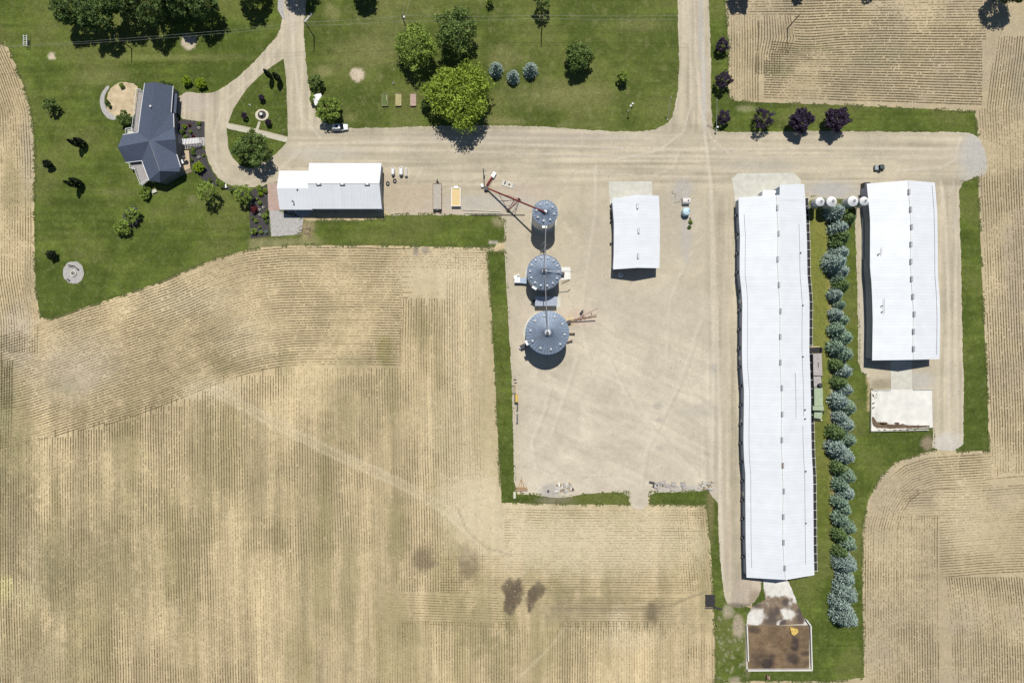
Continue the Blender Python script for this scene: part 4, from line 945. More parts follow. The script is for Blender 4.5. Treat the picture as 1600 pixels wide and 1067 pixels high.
# east barn
L2 = [(283, 1354), (300, 1355.5), (330, 1358.5), (345, 1359.6), (420, 1359.4), (440, 1361.6), (470, 1363), (500, 1363.7), (563, 1362.8)]
R2 = [(283, 1460.5), (330, 1464.4), (380, 1465.3), (430, 1465.5), (460, 1468), (500, 1469), (562, 1468)]
C2 = [(282, 1419), (300, 1420), (327, 1422.5), (355, 1424), (382, 1423), (409, 1423), (436, 1424), (463, 1426), (491, 1428), (518, 1427), (545, 1427), (563, 1427.5)]
ys = [286] + list(np.arange(296, 556, 12)) + [562]
st = []
for i, y in enumerate(ys):
    e0, e1 = (i == 0), (i == len(ys) - 1)
    st.append((P(tabs(L2, y), 287.3 if e0 else (563 if e1 else y), 4.8), P(tabs(C2, y), 282 if e0 else (562 if e1 else y), 7.8), P(tabs(R2, y), 285.5 if e0 else (561 if e1 else y), 4.8)))
barn2 = empty('east_barn', G(1405, 425, 0), 'second long barn in the east with white roof, gravel lane beside it', 'barn')
roof_strip(st).build('roof', M['roofY'], barn2, True); body, inner = gable_body(st, .5, .6); body.build('wall', M['wall'], barn2, True)
b = MB()
for i in range(len(st) - 1): b.tube(st[i][1] + Vector((0, 0, .05)), st[i + 1][1] + Vector((0, 0, .05)), .15, n=6)
b.build('ridge_cap', M['trimwhite'], barn2, True)
for (x, y) in ((1420, 300), (1422.5, 327.5), (1424, 355), (1423, 382), (1423, 409), (1424, 436), (1426, 463.5), (1428, 491), (1427, 518), (1427, 545)): vent_box(x, y, 7.9, .5, 1.45, barn2)
roofline(lambda y: tabs(R2, y) - 4.6, 5.35, 290, 556, .04, 'conduit', M['grey'], barn2)
for x, y in ((1373.5, 397), (1378.5, 478), (1379, 487), (1319 + 55, 397)):
    p = P(x, y, 6.1); MB().tube((p.x, p.y, 5.4), (p.x, p.y, 6.15), .10, n=8).lathe((p.x, p.y, 6.1), [(.16, 0), (.16, .06), (.02, .15)], 8).build('vent_pipe', M['dark'], barn2, True)
for x, y0, y1 in ((1378, 386, 404), (1382, 466, 499)): roofline(lambda y: x, 6.35, y0, y1, .05, 'snow_rail', M['grey'], barn2)
e = inner[-1]; mid = (e[0] + e[2]) / 2
MB().box((mid.x - .4, mid.y - .1, 1.9), (4.6, .14, 3.7)).build('sliding_door', M['trimwhite'], barn2, True)
MB().box((e[2].x - 5, e[2].y - .1, 1.1), (1.1, .14, 2.1)).build('side_door', M['trimwhite'], barn2, True)
p = G(1347, 293); MB().box((p.x + .3, p.y, 1.2), (1.6, 1.9, 2.4)).build('fan_housing', M['dark'], barn2, True)
p = G(1347.5, 330); MB().prism([G(1346.3, 340)[:2], G(1348.5, 340)[:2], G(1348.5, 405)[:2], G(1346.3, 405)[:2]], 0, .5).build('concrete_sill', M['concrete_white'], barn2, True)

# middle shed
L3 = [(305, 956), (330, 957.8), (350, 959.4), (400, 959), (421, 957.8)]; R3 = [(305, 1029.4), (340, 1031), (390, 1031), (419, 1030.3)]
st = []
ys = [308] + list(np.arange(318, 414, 10)) + [419]
for i, y in enumerate(ys):
    e0, e1 = i == 0, i == len(ys) - 1
    st.append((P(tabs(L3, y), 311 if e0 else (421 if e1 else y), 4.6), P(996.5, 304.3 if e0 else (418.4 if e1 else y), 6.9), P(tabs(R3, y), 306 if e0 else (419.2 if e1 else y), 4.6)))
sh = empty('machine_shed', G(990, 365, 0), 'squarish white-roofed shed standing alone in the middle of the yard', 'shed')
roof_strip(st).build('roof', M['roofY'], sh, True); body, inner = gable_body(st, .3, .6); body.build('wall', M['wall'], sh, True)
for (x, y) in ((996, 322.5), (997.7, 361), (996.8, 400)): vent_box(x, y, 7.0, .42, 1.4, sh)
e = inner[0]; mid = (e[0] + e[2]) / 2; MB().box((mid.x, mid.y + .1, 1.9), (5.5, .14, 3.7)).build('sliding_door', M['trimwhite'], sh, True)
for y in (322, 334, 340, 347, 381): p = G(952.8, y); MB().box((p.x + .2, p.y, .5), (.5, .6, 1.0), taper=.7).build('wall_bracket', M['dark'], sh, True)
p = G(969, 430); t = empty('round_water_tank', p, 'round grey tank in the shadow of the middle shed', 'tank')
MB().lathe((0, 0, .02), [(.7, 0), (.72, 1.1), (.5, 1.3), (.15, 1.38)], 20).build('body', M['galvlight'], t); MB().lathe((0, 0, 1.38), [(.15, 0), (.15, .08)], 10).build('lid', M['dark'], t)

# west shed (two joined gables, ridge running east-west)
ws = empty('west_shed', G(530, 300, 0), 'white-roofed workshop with a lower annex, nearest the house', 'shed')
def gableX(tl, tr, rl, rr, bl, br, eh, rh):
    return [(P(*tl, eh), P(*rl, rh), P(*bl, eh)), (P(*tr, eh), P(*rr, rh), P(*br, eh))]
def swap(sts): return [(c, b_, a) for a, b_, c in sts]
m1 = gableX((483, 255), (596.2, 255), (480.5, 287), (592.8, 287), (487, 326.5), (596.6, 326.5), 4.2, 6.6)
m2 = gableX((436.3, 267), (484, 267), (432.5, 294), (482, 294), (437, 327.8), (489, 327.8), 3.7, 5.6)
roof_strip(swap(m1)).build('roof', M['roofX'], ws, True); bb, inn = gable_body(swap(m1), .3, .35); bb.build('wall', M['wall'], ws, True)
roof_strip(swap(m2)).build('annex_roof', M['roofX'], ws, True); bb, _ = gable_body(swap(m2), .3, .35); bb.build('annex_wall', M['wall'], ws, True)
for x in (498, 535, 573.7):
    o = vent_box(x, 288, 6.65, 1.3, .5, ws)
b = MB(); b.tube(m1[0][1] + Vector((0, 0, .04)), m1[1][1] + Vector((0, 0, .04)), .12, n=6); b.build('ridge_cap', M['trimwhite'], ws, True)
for x, y in ((465, 297), (457.5, 315)): p = P(x, y, 5.3); MB().tube((p.x, p.y, 4.4), (p.x, p.y, 5.7), .14, n=8).lathe((p.x, p.y, 5.6), [(.24, 0), (.24, .06), (.02, .22)], 8).build('vent_pipe', M['dark'], ws, True)
for x in (450, 461): p = G(x, 331.4); f = MB().box((p.x, p.y, 1.6), (1.1, .12, .9)).build('window', M['trimwhite'], ws, True); MB().box((p.x, p.y - .08, 1.6), (.9, .04, .7)).build('pane', M['glass'], f, True)
p = G(592, 331.2); f = MB().box((p.x, p.y, 1.6), (1.1, .12, .9)).build('window', M['trimwhite'], ws, True); MB().box((p.x, p.y - .08, 1.6), (.9, .04, .7)).build('pane', M['glass'], f, True)
p = G(600.5, 281); MB().box((p.x - .45, p.y, 1.4), (.12, 3.2, 2.7)).build('overhead_door', M['grey'], ws, True)
p = G(600.5, 266); MB().box((p.x - .35, p.y, 2.4), (.4, .5, .4)).build('wall_light', M['trimwhite'], ws, True)

# ------------------------------------------------------------------ feed bins
def feed_bin(name, base, top_px, r, h, label):
    o = empty(name, G(*base, 0), label, 'feed bin', 'white-topped feed bins between the long barns'); hh = h
    b = MB().lathe((0, 0, 0), [(.22, 1.2), (.25, 1.25), (r, 3.1), (r, hh - 1.0)], 28); b.build('body', M['galvpanel'], o, smooth=False)
    c = MB().lathe((0, 0, 0), [(r + .05, hh - 1.0), (r * .30, hh - .12), (r * .28, hh - .08)], 28); c.build('cone_roof', M['plastic'], o)
    l = MB().lathe((0, 0, 0), [(r * .27, hh - .1), (r * .27, hh + .06), (r * .2, hh + .1)], 16); l.build('lid', M['grey'], o)
    for k in range(6):
        a = k * math.pi / 3; MB().tube((math.cos(a) * r * .98, math.sin(a) * r * .98, 0), (math.cos(a) * r * .98, math.sin(a) * r * .98, 3.4), .06, n=6).build('leg', M['galvlight'], o)
    ld = MB(); a = -.9
    for s_ in (-.18, .18): ld.tube((math.cos(a) * (r + .1) - math.sin(a) * s_, math.sin(a) * (r + .1) + math.cos(a) * s_, .4), (math.cos(a) * (r + .1) - math.sin(a) * s_, math.sin(a) * (r + .1) + math.cos(a) * s_, hh - .9), .03, n=4)
    for q in range(18): z = .6 + q * .38; ld.tube((math.cos(a) * (r + .1) - math.sin(a) * -.18, math.sin(a) * (r + .1) + math.cos(a) * -.18, z), (math.cos(a) * (r + .1) - math.sin(a) * .18, math.sin(a) * (r + .1) + math.cos(a) * .18, z), .02, n=4)
    ld.build('ladder', M['galvlight'], o); return o
def bin_at(tx, ty, r, h, label):
    p = P(tx, ty, h - .6); return feed_bin('feed_bin', (800 + p.x * S, 533.5 - p.y * S), None, r, h, label)
bin_at(1282.3, 314.8, 1.22, 7.6, 'feed bin nearest the longest barn, left of four'); bin_at(1300.6, 314.5, 1.4, 8.0, 'wider feed bin above the first spruces, second from the longest barn')
bin_at(1333.8, 314, 1.42, 8.0, 'wider feed bin right of the spruces, third from the longest barn'); bin_at(1351.2, 314, 1.2, 7.6, 'feed bin touching the east barn roof, right of four')
fa = empty('feed_auger', G(1268, 322), 'thin feed tube running from the left feed bins into the longest barn', 'auger')
MB().tube(G(1276, 320, 1.1), P(1262, 326, 3.6), .12, n=6).build('tube', M['galvlight'], fa, True); MB().box(G(1263.5, 325, 3.1), (.5, .5, .6)).build('drive_motor', M['dark'], fa, True)
fa = empty('feed_auger', G(1312, 318), 'thin feed tube beside the second feed bin', 'auger')
MB().tube(G(1292, 325, 1.2), G(1280, 329, 1.6), .12, n=6).build('tube', M['galvlight'], fa, True); MB().box(G(1280, 329, 1.9), (.5, .5, .5)).build('drive_motor', M['dark'], fa, True)

# ------------------------------------------------------------------ grain bins
def grain_bin(ax, ay, r, eh, nvent, label, rise=None, ladder=250, nrib=44, ring=.72):
    """ax,ay: centre of the roof eave circle as seen"""
    p = P(ax, ay, eh); o = empty('grain_bin', (p.x, p.y, .1), label, 'grain bin', 'galvanised grain bins in the yard'); rise = rise or r * .42
    prof = []
    z = 0
    while z < eh: prof += [(r, z), (r + .05, z + .28)]; z += .56
    b = MB().lathe((0, 0, 0), [(r, .0)] + prof + [(r, eh)], 48); b.build('body', M['galvpanel'], o)
    c = MB().lathe((0, 0, 0), [(r + .14, eh - .05), (r + .14, eh + .02), (r * .14, eh + rise), (r * .13, eh + rise + .02)], 64); c.build('roof', M['galv'], o)
    rb = MB(); nrib = int(nrib * .75)
    for k in range(nrib):
        a = 2 * math.pi * k / nrib; ca, sa = math.cos(a), math.sin(a)
        rb.tube((ca * (r + .12), sa * (r + .12), eh + .06), (ca * r * .17, sa * r * .17, eh + rise * .99 + .03), .06, n=4)
    for fr in (.24, ): 
        zz = eh + rise * (1 - fr) + .1; n = 28
        for k in range(n):
            a, a2 = 2 * math.pi * k / n, 2 * math.pi * (k + 1) / n
            rb.tube((math.cos(a) * r * fr, math.sin(a) * r * fr, zz), (math.cos(a2) * r * fr, math.sin(a2) * r * fr, zz), .05, n=4)
    rb.build('roof_ribs', M['seam'], o)
    MB().lathe((0, 0, eh + rise), [(r * .14, 0), (r * .15, .25), (r * .1, .4), (.05, .42)], 20).build('roof_cap', M['galvlight'], o)
    for k in range(nvent):
        a = 2 * math.pi * (k + .5) / nvent + .2; rr = r * ring; zz = eh + rise * (1 - ring) + .15
        v = MB().lathe((math.cos(a) * rr, math.sin(a) * rr, zz - .1), [(.20, 0), (.20, .35), (.34, .36), (.34, .50), (.05, .62)], 10).build('roof_vent', M['galvlight'], o)
    ld = MB(); a = R(ladder); ca, sa = math.cos(a), math.sin(a); n_ = Vector((-sa, ca, 0))
    for s_ in (-.25, .25):
        o_ = n_ * s_
        ld.tube((ca * (r + .2) + o_.x, sa * (r + .2) + o_.y, .2), (ca * (r + .2) + o_.x, sa * (r + .2) + o_.y, eh), .035, n=4)
        ld.tube((ca * (r + .2) + o_.x, sa * (r + .2) + o_.y, eh + .1), (ca * r * .2 + o_.x, sa * r * .2 + o_.y, eh + rise), .035, n=4)
    for q in range(int(eh / .4)): z = .4 + q * .4; ld.tube((ca * (r + .2) - n_.x * .25, sa * (r + .2) - n_.y * .25, z), (ca * (r + .2) + n_.x * .25, sa * (r + .2) + n_.y * .25, z), .02, n=4)
    for q in range(int(r * .8 / .35)):
        f = .2 + q * .35 / r; x = ca * r * f; y = sa * r * f; z = eh + rise * (1 - f) + .12
        ld.tube((x - n_.x * .25, y - n_.y * .25, z), (x + n_.x * .25, y + n_.y * .25, z), .03, n=4)
    ld.build('ladder', M['galvlight'], o)
    pf = MB().box((ca * (r + .3), sa * (r + .3), eh - .1), (1.0, 1.4, .08), rz=a)
    pf.build('platform', M['trimwhite'], o)
    return o, p
b1, p1 = grain_bin(851.7, 332.7, 3.4, 11.3, 8, 'tallest and narrowest grain bin with the red auger on its roof', ladder=268, nrib=34)
b2, p2 = grain_bin(850.3, 425.2, 4.72, 9.0, 14, 'middle grain bin of three, with a side duct and pale pad', ladder=238, ring=.84)
b3, p3 = grain_bin(855.3, 519.8, 5.95, 9.8, 10, 'widest grain bin, lowest of the three', ladder=206, nrib=54, ring=.80)
# catwalk conveyors between them
cv = empty('grain_conveyor', G(850, 380), 'thin grain conveyor tube from the tallest bin to the middle bin', 'conveyor')
MB().tube(P(853, 352, 11.6), P(850.5, 421, 12.4), .13, n=8).build('tube', M['grey'], cv, True)
MB().box(P(850.5, 422, 12.0), (.7, .9, 1.0)).build('head_box', M['dark'], cv, True)
b = MB()
for f in (.35, .5): q = P(853, 352, 11.6).lerp(P(850.5, 421, 12.4), f); b.tube((q.x - .9, q.y, 0), (q.x, q.y, q.z), .06, n=5); b.tube((q.x + .9, q.y, 0), (q.x, q.y, q.z), .06, n=5)
b.build('support_leg', M['galvlight'], cv, True)
cv = empty('grain_conveyor', G(853, 470), 'thin grain conveyor tube from the middle bin to the widest bin', 'conveyor')
MB().tube(P(851.5, 430, 11.6), P(855.5, 520, 13.2), .13, n=8).build('tube', M['grey'], cv, True); MB().box(P(855.5, 521, 12.9), (.7, .9, .9)).build('head_box', M['dark'], cv, True)
cv = empty('grain_spout', G(890, 424), 'side spout reaching east off the middle grain bin', 'spout')
MB().tube(P(851, 424, 11.8), P(893, 424, 10.2), .11, n=8).tube(P(893, 424, 10.2), G(891, 430, 8.8), .11, n=8).build('tube', M['galvlight'], cv, True)
# leg tower shaft
# control shed between middle and widest bins
cs = empty('control_shed', G(853, 473), 'small blue-grey metal shed squeezed between two grain bins', 'shed')
q = [P(836, 463.5, 3.0), P(870.5, 463.5, 3.0), P(870.5, 478, 2.75), P(836, 478, 2.75)]
MB().prism([v[:2] for v in q], 2.75, [3.0, 3.0, 2.8, 2.8]).build('roof', M['bluegrey'], cs, True)
MB().prism([(v.x * 1.0 + (.2 if i in (0, 3) else -.2), v.y + (-.2 if i < 2 else .2)) for i, v in enumerate(q)], .05, 2.78).build('wall', M['wall'], cs, True)
a = q[3]; MB().box((a.x + 2.4, a.y + .16, 1.1), (1.0, .1, 2.1)).build('door', M['grey'], cs, True); MB().box((q[0].x - .3, q[0].y - 1.2, 1.1), (.6, .9, 1.0)).build('meter_box', M['dark'], cs, True)
# aeration fans
af = empty('aeration_fan', G(815, 436), 'drying fan and duct on the west side of the middle grain bin', 'fan')
MB().prism([G(823, 434)[:2], G(812, 436)[:2], G(812, 443)[:2], G(824, 444)[:2]], .1, 1.5).build('duct', M['galv'], af, True)
MB().box(G(808, 438, .9), (1.6, 1.7, 1.6)).build('fan_housing', M['galvlight'], af, True); MB().box(G(805, 433.5, .8), (.8, .8, 1.4)).build('burner_box', M['plastic'], af, True)
MB().tube(G(811, 430, .6), G(807, 431.5, 1.4), .3, n=10).build('motor', M['trimwhite'], af, True)
af = empty('aeration_fan', G(815, 543), 'drying fan on the west side of the widest grain bin', 'fan')
MB().box(G(817, 541, .8), (1.6, 1.2, 1.5), rz=.5).build('fan_housing', M['dark'], af, True); MB().tube(G(812, 542, .7), G(815, 544, .9), .45, n=12).build('motor', M['plastic'], af, True)
af = empty('aeration_fan', G(880, 428), 'dark fan on the east side of the middle grain bin', 'fan')
MB().box(G(878.5, 428.5, .9), (1.1, .9, 1.2)).build('fan_housing', M['dark'], af, True); MB().tube(G(877, 441, 1.2), G(890, 437, .5), .10, n=6).build('pipe', M['rust'], af, True)
for (x0, y0, x1, y1, l) in ((887, 521.2, 897, 521.2, 'upper unloading tube on the east side of the widest grain bin'), (884, 535, 893, 532.5, 'lower unloading tube on the east side of the widest grain bin')):
    u = empty('unload_tube', G(x1, y1), l, 'auger'); MB().tube(G(x0, y0, .8), G(x1, y1, .8), .22, n=8).build('tube', M['rust'], u, True); MB().box(G(x1, y1, .5), (.4, .5, 1.0)).build('drive_box', M['dark'], u, True)
ua = empty('unload_auger', G(905, 500), 'rusty unloading auger leaning from the widest bin towards the yard', 'auger')
MB().tube(G(886, 502, .8), P(932, 494.5, 2.6), .17, n=8).build('tube', M['rust'], ua, True); MB().tube(G(894, 501, .9), P(935, 481.5, 3.6), .07, n=6).build('brace', M['rust'], ua, True)
MB().box(G(887, 504, .7), (1.6, 1.0, 1.1), rz=.4).build('hopper', M['dark'], ua, True); MB().box(G(908.5, 487.5, .8), (1.1, .5, 1.0), rz=.9).build('motor', M['dark'], ua, True)
MB().tube(G(902, 499, .4), G(911, 492, 1.4), .06, n=5).tube(G(906, 501, .4), G(912, 493, 1.4), .06, n=5).tube(G(909, 493, .4), G(914, 499, .4), .06, n=5).build('frame', M['red'], ua, True)
MB().tube(G(913.6, 496, .35), G(914.6, 496, .35), .34, n=12).build('wheel', M['black'], ua, True); MB().tube(G(923.6, 490.3, .3), G(924.4, 490.3, .3), .3, n=12).build('wheel', M['black'], ua, True)
# portable red auger to the tallest bin
pa = empty('portable_auger', G(810, 320), 'long red portable auger raised to the tallest grain bin', 'auger')
A0, A1 = G(760, 294.5, .6), P(851.5, 331.5, 13.6)
MB().tube(A0, A1, .24, n=10).build('tube', M['red'], pa, True)
MB().tube(A1, A1 - Vector((0, 0, .9)), .28, n=8).build('spout', M['dark'], pa, True)
MB().tube(A0.lerp(A1, .45) + Vector((0, 0, .6)), A1 + Vector((-.3, .1, .3)), .05, n=5).tube(A0.lerp(A1, .45) + Vector((0, 0, .6)), A0.lerp(A1, .12) + Vector((0, 0, .3)), .05, n=5).tube(A0.lerp(A1, .45) + Vector((0, 0, .6)), A0.lerp(A1, .45), .07, n=5).build('truss', M['red'], pa, True)
mid = A0.lerp(A1, .5); lo = A0.lerp(A1, .22)
wl_, wr_ = G(807, 322, .5), G(817, 327, .5)
b = MB()
wA, wB = Vector((mid.x - 2.0, mid.y - 1.8, .5)), Vector((mid.x + 1.4, mid.y + 1.5, .5))
for q in (wA, wB): b.tube(q, mid, .08, n=6); b.tube(q, lo, .07, n=6)
b.tube(wA, wB, .09, n=6); b.tube(wA.lerp(mid, .5), wB.lerp(mid, .5), .06, n=5); b.tube(wA.lerp(lo, .5), wB.lerp(mid, .3), .05, n=5); b.tube(wA.lerp(mid, .7), wB.lerp(mid, .1), .05, n=5)
b.build('undercarriage', M['red'], pa, True)
for q in (wA, wB): 
    d = (wB - wA).normalized() * .15; t_ = MB().tube(q - d, q + d, .48, n=16).build('wheel', M['black'], pa, True); MB().tube(q - d * 1.15, q + d * 1.15, .2, n=10).build('rim', M['trimwhite'], t_, True)
MB().box(A0 + Vector((-.1, -.2, .1)), (1.1, 1.1, 1.0)).build('boot', M['dark'], pa, True)
MB().tube(G(760, 291, .8), G(769.5, 277, .9), .22, n=8).build('swing_tube', M['red'], pa, True); MB().tube(G(762.5, 293, .8), G(771, 278, .5), .06, n=6).build('swing_rail', M['red'], pa, True)
h_ = MB().box(G(771.5, 274.5, .7), (1.6, .9, .7), rz=-2.1).build('hopper', M['galvlight'], pa, True); MB().box(G(772.5, 274, 1.08), (1.2, .5, .05), rz=-2.1).build('grate', M['trimwhite'], h_, True)
MB().tube(G(755.2, 264.5, .7), G(757, 292, .8), .13, n=8).build('dark_bar', M['dark'], pa, True); MB().box(G(756.5, 276, .8), (.5, .6, .5)).build('motor', M['dark'], pa, True)  # long dark bar with a small box on it, beside the boot
MB().box(G(753.5, 291, .5), (.7, .9, .8), rz=.3).build('battery_box', M['plastic'], pa, True)
MB().tube(G(740, 335.5, .9), G(819, 336.5, .9), .07, n=6).build('drawbar', M['dark'], pa, True) if False else None
pr = empty('steel_pipe', G(780, 336), 'dark steel pipe lying along the grass edge under the auger', 'pipe'); MB().tube(G(736, 336.3, .16), G(820, 336.4, .16), .13, n=8).build('pipe', M['dark'], pr, True)
for (x0, y0, x1, y1, l) in ((722, 328.2, 782, 331.0, 'upper of two long pale rails lying on the gravel'), (726, 333.5, 785, 333.3, 'lower of two long pale rails lying on the gravel')):
    u = empty('long_rail', G(x0, y0), l, 'rail', 'long rails by the grass'); MB().box(((G(x0, y0).x + G(x1, y1).x) / 2, (G(x0, y0).y + G(x1, y1).y) / 2, .2), ((G(x1, y1) - G(x0, y0)).length, .16, .22), rz=math.atan2(-(y1 - y0), x1 - x0)).build('rail', M['concrete'], u, True)
# scale / pit slab
pt = empty('dump_pit', G(794, 288.5), 'pale concrete pit slab lying askew near the red auger', 'slab', rz=R(-18))
MB().box((0, 0, .14), (3.6, 1.6, .18)).build('slab', M['concrete'], pt); MB().box((-1.0, .15, .24), (.35, 1.0, .04)).build('slot', M['black'], pt); MB().lathe((.35, 0, .22), [(.35, 0), (.35, .06)], 14).build('manhole', M['rust'], pt)
MB().box((1.5, .05, .26), (.3, 1.3, .08)).build('kerb', M['grey'], pt)

# ------------------------------------------------------------------ house
hs = empty('farmhouse', G(245, 210), 'farmhouse with a dark blue shingle roof of several wings', 'house')
E_, RG = 4.0, 7.0
hv = {'R0': P(241, 128.7, RG), 'R1': P(233.5, 220.6, RG), 'R2': P(249.8, 267.4, RG), 'L0': P(226, 130.4, E_), 'L1': P(220.2, 172.5, E_), 'L2': P(215.8, 207, E_), 'T1': P(270.6, 134.6, E_), 'T2': P(267.5, 176, E_), 'T3': P(271.2, 178, E_ - .3), 'T4': P(271.9, 199.5, E_ - .3),
      'V': P(241, 221, RG - .15), 'G1': P(274.3, 217.8, RG - .4), 'S1': P(276.2, 241.6, E_), 'D': P(282.2, 261, E_), 'C': P(280.5, 268.5, E_), 'B': P(250, 285.6, E_), 'A': P(232.8, 281.7, E_), 'J': P(221.4, 251.4, E_), 'K': P(196.4, 254.4, E_), 'W': P(183.8, 230, RG), 'U': P(192, 210.7, E_)}
b = MB()
def rf(keys):
    top = [hv[k] for k in keys]; n = len(b.v); m = len(top)
    b.v += [tuple(p) for p in top] + [(p.x, p.y, p.z - .2) for p in top]
    for t in tessellate_polygon([[Vector((p.x, p.y, 0)) for p in top]]):
        t = list(t); A_, B_, C_ = [top[i] for i in t]
        if (B_.x - A_.x) * (C_.y - A_.y) - (C_.x - A_.x) * (B_.y - A_.y) < 0: t = t[::-1]
        b.f.append(tuple(n + i for i in t)); b.f.append(tuple(n + m + i for i in t[::-1]))
    for i in range(m): j = (i + 1) % m; b.f.append((n + i, n + j, n + m + j, n + m + i))
for f in (['R0', 'T1', 'T2', 'T4', 'V', 'R1'], ['T2', 'T3', 'T4'], ['L0', 'R0', 'R1', 'L2', 'L1'], ['U', 'L2', 'R1', 'W'], ['W', 'R1', 'J', 'K'], ['R1', 'R2', 'A', 'J'], ['R1', 'V', 'S1', 'D', 'R2'], ['V', 'T4', 'G1'], ['V', 'G1', 'S1'], ['R2', 'D', 'C'], ['R2', 'C', 'B'], ['R2', 'B', 'A']): rf(f)
roof = b.build('roof', M['shingle'], hs, True)
outl = ['L0', 'R0', 'T1', 'T2', 'T3', 'T4', 'G1', 'S1', 'D', 'C', 'B', 'A', 'J', 'K', 'W', 'U', 'L2', 'L1']
op = [hv[k] for k in outl]; n = len(op); ins = []
for i in range(n):
    a, c, d = op[i - 1], op[i], op[(i + 1) % n]
    e1 = Vector((c.x - a.x, c.y - a.y)).normalized(); e2 = Vector((d.x - c.x, d.y - c.y)).normalized()
    n1 = Vector((e1.y, -e1.x)); n2 = Vector((e2.y, -e2.x)); nn = n1 + n2
    if nn.length < .3: nn = n1
    nn = nn.normalized() * .4; ins.append(Vector((c.x + nn.x, c.y + nn.y, c.z - .22)))
wb = MB()
for i in range(n):
    a, c = ins[i], ins[(i + 1) % n]; wb.face([(a.x, a.y, 0), (a.x, a.y, a.z), (c.x, c.y, c.z), (c.x, c.y, 0)])
wb.build('wall', M['siding'], hs, True)
gt = MB()
for a, c in (('T1', 'T2'), ('T3', 'T4'), ('S1', 'D'), ('L0', 'L1'), ('L2', 'U'), ('J', 'K'), ('A', 'J'), ('L1', 'L2')):
    gt.tube(hv[a] + Vector((0, 0, .0)), hv[c] + Vector((0, 0, .0)), .11, n=5)
gt.build('gutter', M['trimwhite'], hs, True)
gt = MB().tube(hv['R1'] + Vector((0, 0, .06)), hv['R2'] + Vector((0, 0, .06)), .09, n=5); gt.build('ridge_cap', M['grey'], roof, True)
p = P(236.3, 167, RG); MB().tube((p.x, p.y, RG - .6), (p.x, p.y, RG + .5), .17, n=10).lathe((p.x, p.y, RG + .45), [(.28, 0), (.28, .1), (.05, .22)], 10).build('chimney_pipe', M['trimwhite'], roof, True)
# garage doors on the east wall, windows
for y in (145, 161): p = P(270.2, y, 1.4); MB().box((p.x - .25, p.y, 1.3), (.12, 2.6, 2.4), rz=.07).build('garage_door', M['trimwhite'], hs, True)
for (x, y) in ((262, 287), (246, 291), (275, 281)):
    p = G(x, y); f = MB().box((p.x - .9, p.y + 1.5, 2.0), (1.3, .2, 1.4), rz=.4).build('window', M['trimwhite'], hs, True); MB().box((p.x - .9, p.y + 1.42, 2.0), (1.1, .1, 1.2), rz=.4).build('pane', M['glass'], f, True)
# dark shingle slab imitating the shade along the garage front, east side
q = [P(270.4, 146, 3.2), P(277, 147, 2.8), P(275, 177, 2.8), P(268, 177, 3.2)]
MB().prism([v[:2] for v in q], 2.7, [3.2, 2.85, 2.85, 3.2]).build('garage_front_shade', M['shingle'], hs, True)
# west terrace (raised deck) with white rails
def deck(poly, z, matl, name, root, rails=(), railmat='trimwhite'):
    q = [P(x, y, z) for x, y in poly]; d_ = MB().prism([v[:2] for v in q], z - .25, z).build(name, M[matl], root, True)
    ps = MB()
    for v in q: ps.box((v.x, v.y, z / 2), (.2, .2, z))
    ps.build('deck_posts', M[railmat], d_, True)
    for (i, j) in rails:
        a, c = q[i], q[j]; rl = MB(); up = Vector((0, 0, 1.0))
        rl.tube(a + up, c + up, .07, n=4); rl.tube(a + up * .15, c + up * .15, .04, n=4)
        k = max(2, int((c - a).length / .3))
        for t in range(k + 1): v = a.lerp(c, t / k); rl.tube(v, v + up, .025 if t % 5 else .06, n=4)
        rl.build('railing', M[railmat], d_, True)
deck([(216, 141), (223, 142), (217.5, 207), (208.5, 206)], 2.8, 'greydeck', 'terrace', hs, ((3, 0), (0, 1)))
deck([(199, 203), (208.5, 201), (208.5, 208), (199, 209.5)], 2.4, 'concrete', 'landing', hs, ((0, 1), (3, 0)))
deck([(204, 254), (223, 252), (233, 281.5), (222, 290), (213, 265), (206, 264)], 2.9, 'greydeck', 'balcony', hs, ((0, 5), (5, 4), (4, 3), (3, 2)))
q = P(241, 299, .4); MB().box((q.x, q.y, .3), (1.4, .9, .5), rz=.35).build('step', M['concrete'], hs, True)
# front deck with steps, patio furniture
fd = empty('front_deck', G(291, 253), 'square light wood deck with steps beside the house front', 'deck')
q = [G(283.5, 237.5), G(297, 236), G(299, 264), G(288, 269)]
MB().prism([v[:2] for v in q], .1, .75).build('platform', M['wood'], fd, True)
for k in range(4): a = G(288.5 + k * .3, 265.5 + k * 1.5); MB().box((a.x + 1.0, a.y, .62 - k * .15), (2.3, .3, .12), rz=.38).build('step', M['lumber'], fd, True)
pf = empty('patio_table', G(288.6, 254.5, .75), 'white patio table on the front deck', 'table'); MB().lathe((0, 0, 0), [(.06, 0), (.06, .7), (.65, .71), (.65, .75)], 18).build('table_top', M['trimwhite'], pf)
for (x, y, l) in ((286, 250, 'white patio chair above the table on the front deck'), (286.5, 258.5, 'white patio chair below the table on the front deck')):
    c_ = empty('patio_chair', G(x, y, .75), l, 'chair', 'white patio chairs'); MB().box((0, 0, .42), (.5, .5, .06)).build('seat', M['trimwhite'], c_); MB().box((-.24, 0, .7), (.06, .5, .5)).build('backrest', M['trimwhite'], c_)
    for sx in (-.2, .2):
        for sy in (-.2, .2): MB().box((sx, sy, .2), (.05, .05, .4)).build('leg', M['trimwhite'], c_)
um = empty('patio_umbrella', G(293.3, 250.5, .75), 'dark round patio umbrella on the front deck', 'umbrella')
MB().lathe((0, 0, 0), [(.7, 1.9), (.72, 1.93), (.05, 2.3)], 8).build('canopy', M['dark'], um); MB().tube((0, 0, 0), (0, 0, 2.3), .04, n=8).build('pole', M['grey'], um)
